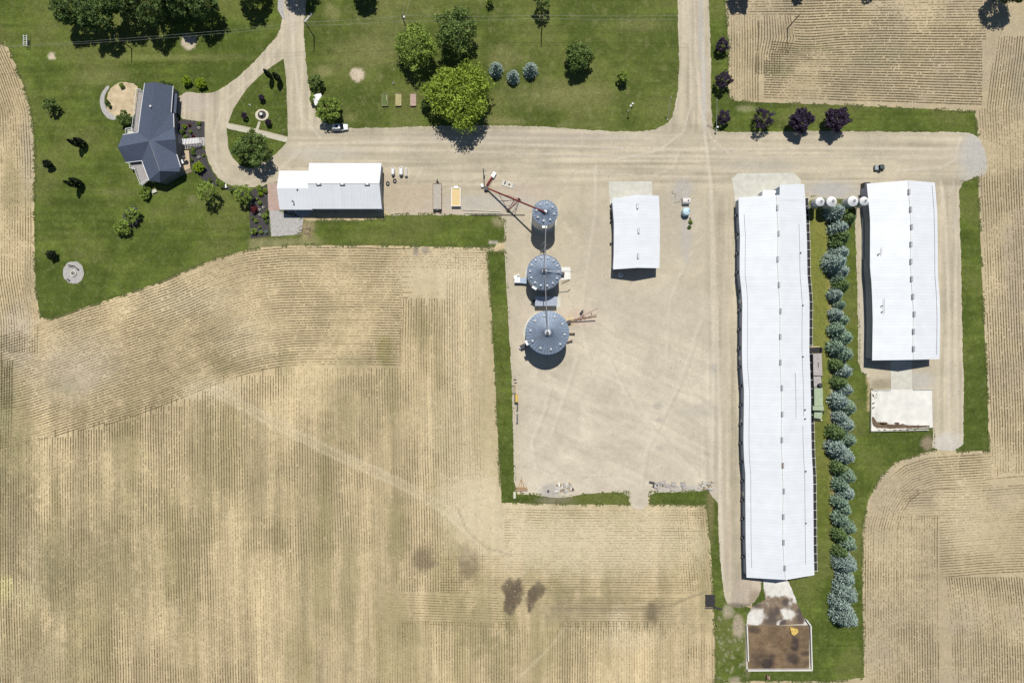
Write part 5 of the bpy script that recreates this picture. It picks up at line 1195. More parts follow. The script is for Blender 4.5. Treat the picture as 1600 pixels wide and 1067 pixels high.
# entrance pergola / ladder-like walkway
pg = empty('entrance_pergola', G(304, 223), 'white slatted pergola over the front walk', 'pergola')
a, c = G(291, 221.6, 2.2), G(316.5, 219.3, 2.2); wv = Vector((0, -1.35, 0)); b = MB(); w2 = wv * .5
for o_ in (Vector((0, 0, 0)), w2, wv): b.tube(a + o_, c + o_, .07, n=4)
b.build('beams', M['greydeck'], pg, True)
for k in range(11): q = a.lerp(c, (k + .5) / 11) + Vector((0, 0, .12)); MB().box((q.x, q.y - .68, q.z), (.22, 1.55, .09), rz=.08).build('slat', M['trimwhite'], pg, True)
for q in (a, c, a + wv, c + wv): MB().box((q.x, q.y, 1.1), (.14, .14, 2.2)).build('post', M['trimwhite'], pg, True)
rt = empty('round_step', G(286, 224.5), 'round pale blue-grey landing at the front door', 'step'); MB().lathe((0, 0, .1), [(1.0, 0), (1.0, .2), (.9, .24)], 22, 1, 1.35).build('landing', M['tankblue'] if False else M['concrete_grey'], rt)
gh = empty('hose_reel', G(276, 173), 'small dark hose reel by the garage door', 'hose reel'); MB().tube((-.3, 0, .5), (.3, 0, .5), .35, n=12).build('reel', M['dark'], gh); MB().box((0, 0, .25), (.7, .1, .5)).build('stand', M['dark'], gh)
gr = empty('garden_bed_centre', G(409.5, 180), 'round mulch centre of the garden ring with a pale ornament', 'flower bed'); MB().lathe((0, 0, .1), [(1.25, 0), (1.2, .1), (.1, .16)], 20).build('mulch', M['mulch'], gr)
MB().lathe((0, 0, .2), [(.3, 0), (.12, .3), (.12, .6), (.45, .8), (.4, .85)], 14).build('bird_bath', M['concrete_white'], gr)
shrub(417, 193, 2.2, 'dark', 'tiny dark shrub beside the short garden path', .9)

# ------------------------------------------------------------------ small white shed
sd = empty('garden_shed', G(500, 160), 'small white-roofed garden shed half under a tree', 'shed', rz=R(18))
sst = [(Vector((-1.35, -1.4, 2.1)), Vector((0, -1.4, 2.6)), Vector((1.35, -1.4, 2.1))), (Vector((-1.35, 1.5, 2.1)), Vector((0, 1.5, 2.6)), Vector((1.35, 1.5, 2.1)))]
roof_strip([s for s in sst][::-1], .08).build('roof', M['plastic'], sd); bb, _ = gable_body(sst[::-1], .12, .12); bb.build('wall', M['wallwhite'], sd); MB().box((0, -1.32, .95), (.9, .06, 1.8)).build('door', M['grey'], sd)

# ------------------------------------------------------------------ vehicles
def loft(secs, n=14):
    """secs: list of (x, half width, z0, z1, roundness)"""
    b = MB()
    for x, w_, z0, z1 in secs:
        for i in range(n):
            t = 2 * math.pi * i / n; c, s_ = math.cos(t), math.sin(t); e = .45
            b.v.append((x, math.copysign(abs(c) ** e, c) * w_, (z0 + z1) / 2 + math.copysign(abs(s_) ** e, s_) * (z1 - z0) / 2))
    for k in range(len(secs) - 1):
        for i in range(n): j = (i + 1) % n; b.f.append((k * n + i, k * n + j, (k + 1) * n + j, (k + 1) * n + i))
    b.f.append(tuple(range(n))[::-1]); e = (len(secs) - 1) * n; b.f.append(tuple(e + i for i in range(n)))
    return b
cr = empty('parked_car', G(532.2, 200.5, .05), 'white minivan parked on the yard lane near the small shed', 'car', rz=R(2))
loft([(-2.35, .70, .45, .95), (-2.25, .85, .35, 1.05), (-1.6, .93, .3, 1.08), (0, .94, .3, 1.08), (1.2, .93, .3, 1.02), (2.0, .85, .33, .9), (2.35, .66, .4, .78)]).build('body', M['carwhite'], cr, smooth=True)
cab = loft([(-2.2, .70, .9, 1.15), (-1.9, .78, .9, 1.68), (-.6, .80, .9, 1.74), (.35, .78, .9, 1.70), (1.15, .74, .9, 1.10)]); cab.build('cabin', M['glass'], cr, smooth=True)
loft([(-1.95, .66, 1.62, 1.73), (-1.8, .74, 1.6, 1.78), (-.5, .76, 1.6, 1.81), (.15, .72, 1.6, 1.78), (.3, .64, 1.6, 1.72)]).build('roof', M['carwhite'], cr, smooth=True)
MB().box((-.75, 0, 1.83), (.75, .9, .02)).build('sunroof', M['glass'], cr)
for x in (-1.45, 1.4):
    for y in (-.86, .86): wl2 = MB().tube((x, y - .11, .33), (x, y + .11, .33), .33, n=16).build('wheel', M['black'], cr); MB().tube((x, y - .12, .33), (x, y + .12, .33), .18, n=10).build('rim', M['galvlight'], wl2)
for y in (-.6, .6): MB().box((2.24, y, .7), (.16, .35, .14)).build('headlight', M['plastic'], cr); MB().box((-2.3, y * 1.1, .85), (.08, .18, .35)).build('tail_light', M['red'], cr)
for y in (-1.02, 1.02): MB().box((.85, y, 1.05), (.18, .2, .14)).build('mirror', M['carwhite'], cr)

ut = empty('utility_vehicle', G(1372, 263, .05), 'small dark off-road utility buggy on the lane above the east barn', 'utility vehicle', rz=R(4))
MB().box((0, 0, .55), (2.9, 1.2, .3)).build('chassis', M['utv'], ut); MB().box((-.95, 0, .85), (1.0, 1.35, .35)).build('cargo_box', M['utvbed'], ut); MB().box((1.05, 0, .78), (.85, 1.2, .35), taper=.8).build('hood', M['utv'], ut)
MB().box((.1, 0, .75), (.6, 1.15, .25)).build('seat', M['black'], ut); MB().box((-.2, 0, 1.05), (.12, 1.15, .5)).build('seat_back', M['black'], ut)
b = MB()
for x in (-.35, .65):
    for y in (-.6, .6): b.tube((x, y, .7), (x * .8, y * .95, 1.85), .04, n=6)
b.build('roll_cage', M['dark'], ut); MB().box((.12, 0, 1.9), (1.0, 1.2, .06)).build('canopy', M['utv'], ut); MB().tube((.55, .3, 1.0), (.5, .3, 1.15), .17, n=12).build('steering_wheel', M['black'], ut)
for x in (-1.0, 1.0):
    for y in (-.68, .68): MB().tube((x, y - .14, .34), (x, y + .14, .34), .34, n=14).build('wheel', M['black'], ut)

# tanks beside the west shed
def htank(x, y, ln, r, label, legs=True):
    o = empty('fuel_tank', G(x, y, .05), label, 'tank', 'white fuel tanks beside the west shed')
    b = MB(); b.tube((0, -ln / 2 + .15, .9), (0, ln / 2 - .15, .9), r, n=18); b.tube((0, ln / 2 - .15, .9), (0, ln / 2 + .05, .9), r, r * .6, n=18); b.tube((0, -ln / 2 + .15, .9), (0, -ln / 2 - .05, .9), r, r * .6, n=18)
    b.build('tank', M['plastic'], o, smooth=False); MB().tube((0, ln * .38, .9 + r - .05), (0, ln * .38, 1.05 + r), .13, n=10).build('filler_cap', M['dark'], o)
    for yy in (-ln * .3, ln * .3): MB().box((0, yy, .3), (r * 1.5, .12, .6)).build('stand', M['dark'], o)
    MB().box((0, -ln / 2 - .25, .5), (r * 1.2, .3, .7)).build('pump', M['dark'], o); return o
htank(614.7, 268.8, 2.1, .5, 'white fuel tank nearest the west shed'); htank(627.3, 268.8, 2.3, .58, 'bigger white fuel tank, right of its neighbour')
gt_ = empty('tank_frame', G(635.2, 269.5, .05), 'narrow white metal frame right of the fuel tanks', 'frame')
b = MB()
for s_ in (-.2, .2): b.tube((s_, -1.2, .7), (s_, 1.2, .7), .08, n=6)
for t in (-1, -.3, .4, 1.1): b.tube((-.22, t, .7), (.22, t, .7), .05, n=5)
b.build('frame', M['trimwhite'], gt_); MB().box((0, -1.35, .4), (.8, .3, .5)).build('foot', M['dark'], gt_); MB().tube((0, -1.2, 0), (0, -1.2, .7), .05, n=5).tube((0, 1.2, 0), (0, 1.2, .7), .05, n=5).build('posts', M['trimwhite'], gt_)
for (x, y, l) in ((606, 287.6, 'dark tyre ring lying near the west shed corner'), (617, 283.4, 'dark tyre ring lying below the fuel tanks')):
    o = empty('tyre_stack', G(x, y, .06), l, 'tyre', 'tyres lying beside the west shed')
    pr_ = [(.26, .0), (.5, .0), (.56, .14), (.5, .30), (.28, .30), (.26, .0)]; MB().lathe((0, 0, 0), pr_, 20, 1, 1.25).build('tyre', M['black'], o); MB().lathe((0, 0, .03), [(.22, 0), (.24, .1)], 14).build('fill', M['concrete_grey'], o)
# flatbed trailer and wagon
tl = empty('flatbed_trailer', G(683.8, 308.5, .05), 'long grey flatbed trailer with a rear dual axle touching the grass', 'trailer')
MB().box((0, 0, 1.0), (2.5, 7.3, .16)).build('deck', mat('trailer_planks', (.43, .39, .33), .9, var=.15, scale=2.5), tl)
b = MB();
for s_ in (-1.27, 1.27): b.box((s_, 0, 1.03), (.10, 7.4, .26))
b.box((0, 3.7, 1.03), (2.6, .12, .26)); b.build('side_rails', M['rust'], tl)
for y in (2.4, .8, -.8, -2.4):
    for s_ in (-1.18, 1.18): MB().box((s_, y * .8, 1.1), (.12, .12, .12)).build('stake_pocket', M['dark'], tl)
MB().tube((-.6, 3.7, .8), (0, 5.0, .7), .08, n=5).tube((.6, 3.7, .8), (0, 5.0, .7), .08, n=5).tube((0, 4.2, .7), (0, 5.3, .7), .09, n=5).build('drawbar', M['dark'], tl)
MB().box((0, 4.6, .95), (.4, .5, .5)).build('jack', M['dark'], tl)
for x in (-1.0, -.65, .65, 1.0): MB().tube((x - .14, -4.1, .48), (x + .14, -4.1, .48), .48, n=16).build('wheel', M['black'], tl)
MB().tube((-.9, -4.1, .5), (.9, -4.1, .5), .09, n=8).build('axle', M['dark'], tl); MB().box((0, -3.8, .85), (.8, .6, .15)).build('tail_frame', M['dark'], tl)
wg = empty('hay_wagon', G(713, 309.5, .05), 'white-edged wagon with a yellow plywood floor', 'wagon')
MB().box((0, 0, 1.0), (2.45, 5.0, .1)).build('floor', M['plywood'], wg)
b = MB()
for s_ in (-1.28, 1.28): b.box((s_, 0, 1.1), (.14, 5.2, .4))
b.box((0, 2.65, 1.1), (2.7, .14, .4)); b.box((0, -2.65, 1.1), (2.7, .12, .4)); b.build('side_boards', M['plastic'], wg)
MB().box((0, 3.0, .9), (1.2, .5, .12)).tube((0, 3.1, .7), (0, 3.5, .6), .08, n=5).build('drawbar', M['trimwhite'], wg); MB().box((0, 0, .75), (1.2, 4.6, .3)).build('frame', M['dark'], wg)
for x in (-1.0, 1.0):
    for y in (-1.7, 1.6): MB().tube((x - .12, y, .4), (x + .12, y, .4), .4, n=14).build('wheel', M['black'], wg)

# tanks in the yard east of the middle shed
tk = empty('plastic_tank', G(1070.5, 315.5, .05), 'pinkish white ribbed tank standing above the round blue tank', 'tank')
b = MB()
for k in range(4): b.tube((-1.05 + k * .55, 0, .95), (-.58 + k * .55, 0, .95), .88, n=20)
b.tube((-1.0, 0, .95), (1.1, 0, .95), .82, n=20); b.build('tank', mat('pinkish_plastic', (.72, .66, .66), .5, var=.04), tk); MB().tube((.5, .05, 1.7), (.5, .05, 1.98), .22, n=12).build('lid', M['dark'], tk); MB().box((0, 0, .2), (2.1, 1.3, .35)).build('cradle', M['dark'], tk)
tk = empty('round_tank', G(1069.8, 332.6, .05), 'round pale blue tank beside the ribbed tank', 'tank'); MB().lathe((0, 0, 0), [(1.12, 0), (1.15, 2.1), (1.0, 2.35), (.3, 2.6)], 28).build('tank', M['tankblue'], tk); MB().lathe((.75, .1, 2.25), [(.18, 0), (.18, .3)], 10).build('lid', M['dark'], tk)
for (x, y, l) in ((1078, 341.5, 'small dark valve box below the round blue tank'),): o = empty('valve_box', G(x, y, .05), l, 'box'); MB().box((0, 0, .15), (.5, .3, .3)).build('box', M['dark'], o); MB().tube((0, 0, .3), (0, 0, .4), .08, n=8).build('valve', M['rust'], o)
for (pts, l) in (([(1050, 298), (1050.5, 303), (1055, 303), (1055, 311)], 'bent thin dark hose on the gravel above the yard tanks'), ([(1052, 317), (1062, 316), (1064, 310), (1066, 311)], 'thin hose leading to the ribbed tank')):
    o = empty('hose', G(*pts[0]), l, 'hose'); b = MB()
    for a, c in zip(pts[:-1], pts[1:]): b.tube(G(*a, .09), G(*c, .09), .05, n=5)
    b.build('hose', M['dark'], o, True)
# planter and cultivator parts at the west edge of the yard
yp = empty('seed_planter', G(807, 622, .05), 'yellow-topped narrow implement parked by the grass strip', 'farm implement')
MB().box((0, 0, .9), (.75, 2.4, .5), taper=.85).build('hopper', M['yellow'], yp); MB().box((-.5, 0, .5), (.25, 2.8, .7)).build('beam', M['dark'], yp); MB().box((0, -1.4, .5), (1.1, .25, .5)).build('frame', M['dark'], yp); MB().tube((-.55, .9, .35), (-.35, .9, .35), .35, n=12).build('wheel', M['black'], yp)
o = empty('implement_frame', G(803.8, 608.5, .05), 'brownish grey crate-like implement above the yellow one', 'farm implement'); MB().box((0, 0, .35), (.8, 2.1, .5)).build('body', M['lumber'], o); MB().box((-.45, 0, .5), (.15, 2.3, .5)).build('beam', M['grey'], o); MB().box((-.2, 1.15, .5), (1.1, .18, .3)).build('end_beam', M['rust'], o)
o = empty('steel_drawbar', G(808.3, 636, .05), 'short dark hooked steel bar below the yellow implement', 'farm implement'); MB().box((0, 0, .35), (.35, 2.2, .4)).build('bar', M['dark'], o); MB().box((-.25, 1.0, .3), (.5, .2, .3)).tube((-.3, -1.1, .3), (.1, -1.1, .3), .15, n=6).build('hooks', M['dark'], o)
o = empty('steel_trough', G(808, 653.5, .05), 'longer dark steel trough, lowest in the line by the grass strip', 'farm implement'); MB().box((-.12, 0, .25), (.3, 2.7, .3)).build('tray', M['grey'], o); MB().box((.12, 0, .4), (.22, 2.8, .45)).tube((-.3, -1.4, .3), (.1, -1.4, .3), .18, n=6).build('side', M['dark'], o)
o = empty('axle_stub', G(805, 595, .05), 'two short dark bars and a thin rod on the gravel', 'farm implement'); MB().box((-.1, .35, .15), (.9, .25, .2)).build('bar', M['dark'], o); MB().box((.1, -.55, .15), (.8, .25, .2)).build('bar', M['dark'], o); MB().tube((-.1, .4, .12), (-.15, 1.6, .12), .04, n=4).build('rod', M['dark'], o)
# bottom edge of the yard: harrow frame, propane tank, junk, rubble
o = empty('harrow_frame', G(814.5, 761.5, .05), 'orange triangular harrow frame at the yard corner', 'farm implement')
b = MB().box((0, .1, .4), (3.4, .14, .14)).box((.1, -.35, .4), (3.6, .14, .14)).box((0, .1, .5), (.18, 2.6, .16)).tube((-.9, .1, .45), (0, 2.6, .45), .06, n=5).tube((.9, .1, .45), (0, 2.6, .45), .06, n=5); b.build('frame', mat('orange_paint', (.42, .22, .07), .6), o)
MB().box((0, -.75, .22), (3.6, .35, .3)).build('bar', M['lumber'], o); MB().box((-.1, -1.15, .3), (.45, .3, .4)).build('weight', M['dark'], o); MB().tube((0, 1.2, .2), (0, 3.4, .2), .04, n=5).build('rod', M['rust'], o)
o = empty('propane_tank', G(804, 773, .05), 'small pale upright-lying propane tank in the grass corner', 'tank'); MB().tube((0, -.8, .5), (0, .9, .5), .42, n=16).tube((0, .9, .5), (0, 1.05, .5), .42, .25, n=16).tube((0, -.8, .5), (0, -.97, .5), .42, .25, n=16).build('tank', mat('cream_paint', (.62, .62, .48), .5), o); MB().box((0, .1, .12), (.7, .9, .2)).build('cradle', M['dark'], o)
def rubble(name, cx, cy, w_, h_, n, label, mats, smax=.8, seed=1):
    o = empty(name, G(cx, cy, .05), label, 'pile'); q = random.Random(seed)
    for mi, mm in enumerate(mats):
        b = MB()
        for _ in range(n // len(mats)):
            x, y = q.uniform(-w_, w_) / S, q.uniform(-h_, h_) / S; s_ = q.uniform(.2, smax)
            b.box((x, y, s_ * .25), (s_ * q.uniform(.6, 1.8), s_ * q.uniform(.4, 1), s_ * .5), rz=q.uniform(0, 3.1), taper=q.uniform(.5, .95), pitch=q.uniform(-.3, .3))
        b.build(['rubble', 'scrap', 'boards'][mi], M[mm], o)
    return o
rubble('scrap_pile', 881, 762, 13, 6, 60, 'heap of broken boards and rubble at the yard edge, left of the gap', ['rock', 'concrete_white', 'lumber'], 1.0, 2)
rubble('rubble_pile', 1029, 757, 11, 4, 26, 'left part of the concrete rubble row right of the gap', ['rock', 'concrete_grey', 'dark'], 1.0, 3)
rubble('rubble_pile', 1056, 757, 15, 4.5, 46, 'middle part of the concrete rubble row right of the gap', ['rockpink', 'rock', 'concrete_grey'], .85, 4)
rubble('rubble_pile', 1103, 758, 10, 6, 30, 'white slab heap at the right end of the rubble row', ['rock', 'concrete', 'lumber'], 1.3, 5)
for (x, y, l) in ((856.5, 766, 'dark barrel lid left of the scrap heap'), (895, 763.5, 'dark barrel right of the scrap heap')):
    o = empty('barrel', G(x, y, .05), l, 'barrel', 'barrels at the yard edge'); MB().lathe((0, 0, 0), [(.3, 0), (.33, .2), (.3, .45), (.33, .7), (.3, .88)], 16).build('drum', M['rust'] if x > 870 else M['grey'], o); MB().lathe((0, 0, .88), [(.27, 0), (.26, .03)], 12).build('lid', M['dark'], o)
o = empty('brush_pile', G(470, 362, .05), 'heap of bleached branches beside the west shed pad', 'pile'); b = MB(); q = random.Random(5)
for _ in range(46):
    a = q.uniform(-.6, 1.2); x, y, l_ = q.uniform(-1.6, 2.6), q.uniform(-1.3, 1.6), q.uniform(.5, 1.6); b.tube((x, y, q.uniform(.1, .5)), (x + math.cos(a) * l_, y + math.sin(a) * l_, q.uniform(.1, .7)), .05, .03, n=4)
b.build('branches', M['lumber'], o)
# grated box and post by the manure pad
o = empty('steel_crate', G(1109, 938, .05), 'dark grated steel crate at the field corner near the manure pad', 'crate')
b = MB()
for k in range(9): b.box((-1.3 + k * .32, 0, .9), (.07, 3.7, .10))
for y in (-1.9, 0, 1.9): b.box((0, y, .85), (2.9, .14, .14))
b.build('grate', M['dark'], o); MB().box((0, 0, .08), (2.7, 3.6, .1)).build('base', M['mulch'], o); MB().tube((1.0, -1.8, 0), (1.4, -1.9, 5.5), .12, n=8).build('post', M['dark'], o) if False else MB().box((2.4, -2.05, .4), (2.2, .3, .35), rz=-.3).build('beam', M['dark'], o)
o = empty('old_drum', G(1197.5, 1056, .05), 'small dark barrel-shaped object in the grass below the manure pad', 'barrel'); MB().tube((-.25, 0, .5), (.25, 0, .5), .75, n=16).build('drum', M['rust'], o); MB().box((.55, -.3, .2), (.7, .9, .3)).build('base', M['brick'], o)

# ------------------------------------------------------------------ manure pad
mp = empty('manure_pad', G(1216, 1010), 'walled concrete manure pad below the longest barn', 'manure pad')
MB().prism([G(1165, 978)[:2], G(1265, 974)[:2], G(1267, 1045)[:2], G(1166, 1046)[:2]], .06, .14).build('slab', M['concrete'], mp, True)
def wallseg(a, c, h, t, name, matl, root):
    A_, C_ = G(*a), G(*c); m = (A_ + C_) / 2; d = C_ - A_
    return MB().box((m.x, m.y, h / 2), (d.length, t, h), rz=math.atan2(d.y, d.x)).build(name, matl, root, True)
wallseg((1165.5, 975), (1167.5, 1030), 1.2, .3, 'wall', M['concrete_white'], mp); wallseg((1264.5, 974.5), (1266.5, 1044), 1.2, .3, 'wall', M['concrete_white'], mp); wallseg((1166.5, 1044.5), (1267, 1044), 1.2, .3, 'wall', M['concrete_white'], mp); wallseg((1258, 966), (1264.5, 975), 1.2, .3, 'wall', M['concrete_white'], mp)
def heap(name, cx, cy, rx, ry, h, matl, root, seed=0, n=34, nonneg=True, z0=.14):
    xs = np.linspace(-1, 1, n); gx, gy = np.meshgrid(xs, xs); X = cx + gx * rx; Y = cy + gy * ry
    d = np.clip(1 - np.maximum(np.abs(gx), np.abs(gy)) ** 4, 0, 1); Z = h * d * (.25 + 1.1 * fbm(X / 9. + seed, Y / 9., 111 + seed)) 
    V = np.stack([(X - 800) / S, (533.5 - Y) / S, z0 + Z], -1).reshape(-1, 3); i = np.arange(n * n).reshape(n, n)
    F = np.stack([i[1:, :-1], i[1:, 1:], i[:-1, 1:], i[:-1, :-1]], -1).reshape(-1, 4); me = np_mesh(name, V, F, matl); me.shade_smooth(); return link(name, me, root, True)
def dung_paint(X, Y):
    c = np.tile(np.array([.185, .130, .080]), (len(X), 1)) * (1 + (fbm(X / 14., Y / 14., 121) - .5) * .7 + (fbm(X / 4., Y / 4., 123) - .5) * .3)[:, None]
    for (x, y, rx, ry, a) in ((1199, 1036, 9, 12, .85), (1205, 1025, 6, 6, .7), (1240, 1005, 6, 13, .85), (1236, 1026, 11, 9, .8), (1258, 1019, 8, 4, .7), (1180, 1030, 8, 10, .5), (1176, 983, 10, 5, .6), (1260, 1035, 8, 6, .4)):
        c = mixc(c, blob(X, Y, x, y, rx, ry, .5, .5, 3) * a, (.045, .036, .036))
    for (x, y, rx, ry, a) in ((1215, 1030, 8, 8, .6), (1225, 1004, 12, 5, .4), (1190, 1000, 16, 5, .3)): c = mixc(c, blob(X, Y, x, y, rx, ry, .6, .4, 3) * a, (.22, .145, .085))
    return np.clip(c, .02, 1)
def spill_paint(X, Y):
    c = np.tile(np.array([.66, .64, .59]), (len(X), 1)) * (1 + (fbm(X / 6., Y / 6., 125) - .5) * .35)[:, None]
    m = np.zeros(len(X))
    for (x, y, rx, ry) in ((1206, 937, 16, 7), (1226, 938, 12, 7), (1190, 946, 12, 6), (1212, 955, 10, 10), (1204, 972, 18, 11), (1196, 950, 5, 14), (1236, 977, 26, 5), (1252, 962, 10, 16), (1242, 948, 9, 9), (1225, 975, 12, 9), (1218, 962, 8, 9), (1175, 980, 10, 5), (1190, 930, 6, 8), (1176, 948, 10, 6), (1196, 938, 14, 6), (1216, 946, 22, 9), (1246, 968, 14, 14), (1205, 960, 14, 20)):
        m = np.maximum(m, blob(X, Y, x, y, rx, ry, .35, .9, 3))
    m = m * (1 - .9 * blob(X, Y, 1181, 964, 13, 13, .3, .5, 5)) * (1 - .9 * blob(X, Y, 1233, 959, 11, 6, .3, .6, 7)) 
    c = mixc(c, m * .93, (.19, .135, .085)); c = c * (1 + (fbm(X / 2.5, Y / 2.5, 131) - .5) * .7 * m)[:, None]; d = np.zeros(len(X))
    for (x, y, rx, ry) in ((1206, 964, 11, 14), (1214, 955, 6, 7), (1250, 960, 7, 13), (1180, 944, 9, 5), (1228, 941, 6, 6), (1222, 970, 6, 6)): d = np.maximum(d, blob(X, Y, x, y, rx, ry, .5, .5, 9))
    c = mixc(c, d * m * .85, (.085, .07, .065)); return np.clip(c, .02, 1)
M['dung'] = ground_mat('manure', ((.7, .14), (3., .2)), bump=.6)
M['stained'] = ground_mat('stained_concrete', ((.8, .10), (4., .14)), bump=.2)
sheet('manure_spill', [(1191, 899), (1228, 900), (1238, 922), (1246, 943), (1255, 962), (1266, 980), (1215, 984), (1165, 984), (1168, 960), (1172, 952), (1178, 945), (1186, 942), (1196, 936)], .10, M['stained'], spill_paint, 1.4, 1.0, 0, 1.4)
o = empty('manure_heap', G(1216, 1010), 'brown manure heap filling the walled pad', 'manure heap')
hm = heap('heap', 1216, 1010, 48, 34, .9, M['dung'], o, n=70)
vv = np.array([v.co[:2] for v in hm.data.vertices]); at = hm.data.attributes.new('Soil', 'FLOAT_COLOR', 'POINT'); c4 = np.ones((len(vv), 4), np.float32)
c4[:, :3] = dung_paint(vv[:, 0] * S + 800, 533.5 - vv[:, 1] * S); at.data.foreach_set('color', c4.ravel())
def patch(name, pts, z, matl, root, jit=1.2):
    p = [(x + jit * mnoise.noise(Vector((x / 4, y / 4, 1))) * 1.5, y + jit * mnoise.noise(Vector((x / 4, y / 4, 7))) * 1.5) for x, y in resample(smoothp(pts, 2), 1.6)]
    return MB().prism([G(x, y)[:2] for x, y in p], .03, z).build(name, matl, root, True)
ss = empty('straw_patch', G(1238, 983), 'bright yellow patch of straw on the manure heap', 'straw'); patch('straw', [(1231, 977), (1238, 979), (1245, 980), (1245, 985), (1239, 990), (1234, 988), (1234, 983)], 1.12, M['straw'], ss, .7)
for (x, y, l) in ((1205, 955, ''),): pass
# east pad
ep = empty('cattle_pad', G(1407, 641), 'bleached concrete pad with low walls below the east barn', 'concrete pad')
MB().prism([G(1361, 609)[:2], G(1456, 608)[:2], G(1457, 668)[:2], G(1360, 673)[:2]], .05, .13).build('slab', M['concrete_white'], ep, True)
wallseg((1359.5, 613), (1359, 674), .9, .25, 'wall', M['concrete'], ep); wallseg((1359, 673), (1449, 671), .9, .25, 'wall', M['concrete'], ep); wallseg((1362, 609), (1391, 608.8), .5, .25, 'wall', M['concrete'], ep); wallseg((1426, 608.5), (1457, 608), .5, .25, 'wall', M['concrete'], ep)
for pts in ([(1361, 650), (1366, 652), (1370, 661), (1400, 664), (1410, 662), (1420, 665), (1452, 664), (1453, 668), (1380, 670), (1363, 667)], [(1372, 659), (1385, 659), (1388, 663), (1376, 664)], [(1396, 660), (1404, 659), (1406, 663), (1398, 664)], [(1362, 614), (1366, 618), (1364, 622)]):
    patch('manure_stain', pts, .145, M['manure'], ep, .8)
for (x, y) in ((1362.5, 629), (1362.5, 636), (1371, 671.5), (1380, 671), (1395, 671.5), (1404, 671), (1415, 671), (1427, 670.5)):
    p = G(x, y); MB().box((p.x, p.y, .92), (.7, .25, .06)).build('wall_gap', M['manuredark'], ep, True)

# ------------------------------------------------------------------ machinery beside the long barn
fb = empty('feed_bunk', G(1276, 548), 'dark open box frame at the barn wall above the grey hopper', 'bunk')
MB().prism([G(1265, 543)[:2], G(1282.5, 543)[:2], G(1282.5, 551)[:2], G(1265, 551)[:2]], .05, .35).build('floor', M['black'], fb, True)
wallseg((1265, 542), (1280, 541.6), .4, .3, 'kerb', M['sand'], fb); wallseg((1280.2, 543), (1280.2, 551), 1.3, .1, 'panel', M['dark'], fb); wallseg((1282.6, 543), (1282.6, 551), 1.0, .2, 'panel', M['dark'], fb)
hp = empty('grey_hopper', G(1277, 569), 'grey weathered slab-topped hopper against the longest barn', 'hopper')
MB().prism([P(1270.5, 552.5, 2)[:2], P(1283.7, 552, 2)[:2], P(1285, 587, 2)[:2], P(1271, 586.5, 2)[:2]], 1.8, 2.0).build('lid', M['pengrey'], hp, True)
MB().prism([P(1271, 553, 2)[:2], P(1283, 553, 2)[:2], P(1284.2, 586, 2)[:2], P(1271.6, 586, 2)[:2]], .0, 1.79).build('body', M['grey'], hp, True)
MB().tube(P(1278.3, 566, 2.02), P(1278.8, 574, 2.02), .09, n=6).tube(P(1276, 560, 2.02), P(1282, 560, 2.02), .05, n=5).build('hinge_bar', M['dark'], hp, True); wallseg((1268, 586.5), (1284, 587.5), 1.4, .15, 'end_bar', M['dark'], hp)
gc = empty('green_conveyor', G(1278, 625), 'faded green covered feed conveyor against the longest barn', 'conveyor')
MB().prism([P(1271, 588, 1.5)[:2], P(1283, 588, 1.5)[:2], P(1284, 605, 1.5)[:2], P(1272, 605, 1.5)[:2]], .2, 1.5).build('rear_cover', M['pengrey'], gc, True)
MB().prism([P(1272, 606, 1.7)[:2], P(1285.5, 606, 1.7)[:2], P(1285.8, 634, 1.7)[:2], P(1272.5, 634, 1.7)[:2]], .2, 1.7).build('cover', M['greenpaint'], gc, True)
MB().prism([P(1270, 634.5, 2)[:2], P(1287, 634.5, 2)[:2], P(1287, 641, 2)[:2], P(1270, 641, 2)[:2]], .2, 2.0).build('hood', M['greenpaint'], gc, True)
MB().prism([P(1272.5, 642.5, 1.5)[:2], P(1285.5, 642, 1.5)[:2], P(1284, 654, 1.5)[:2], P(1272, 653, 1.5)[:2]], .2, 1.5).build('front_cover', M['greenpaint'], gc, True)
wallseg((1268, 641.6), (1287, 642), 2.0, .12, 'rib', M['dark'], gc); wallseg((1269, 605.3), (1284, 605.3), 1.6, .12, 'rib', M['dark'], gc); wallseg((1268, 654.5), (1280, 655), 1.0, .25, 'end_bar', M['dark'], gc); wallseg((1280.5, 655.5), (1283, 656), .8, .3, 'end_block', M['concrete_white'], gc)
p = P(1282, 602, 2.4); MB().lathe((p.x, p.y, 1.6), [(.1, 0), (.62, .25), (.68, .6), (.45, .95), (.1, 1.05)], 18).build('drive_fan', M['dark'], gc, True)

# ------------------------------------------------------------------ lawn things
for (x, c, l) in ((602, 'lawn', 'left raised garden bed, grassy inside'), (623, 'plywood', 'middle raised garden bed, yellow and dry'), (646, 'sandy', 'right raised garden bed with pinkish soil')):
    o = empty('raised_bed', G(x, 157, .03), l, 'raised bed', 'raised garden beds on the north lawn'); b = MB()
    for s_ in (-.85, .85): b.box((s_, 0, .3), (.1, 3.7, .6))
    for s_ in (-1.8, 1.8): b.box((0, s_, .3), (1.8, .1, .6))
    b.build('frame', M['lumber'], o); MB().box((0, 0, .25), (1.6, 3.5, .4)).build('soil', {'lawn': mat('bed_grass', (.10, .15, .04), .9, var=.3, scale=3), 'plywood': M['garden'], 'sandy': M['brick']}[c], o)
    if c == 'lawn': MB().box((.5, .5, .55), (.18, 1.6, .2)).build('stake', M['garden'], o)
o = empty('sand_bucket', G(615, 131.5, .03), 'small white and dark bucket on the lawn above the raised beds', 'bucket'); MB().lathe((0, .1, 0), [(.2, 0), (.28, .5)], 12).build('bucket', M['plastic'], o); MB().lathe((0, .1, .5), [(.26, 0), (.22, .02)], 12).build('lid', M['dark'], o)
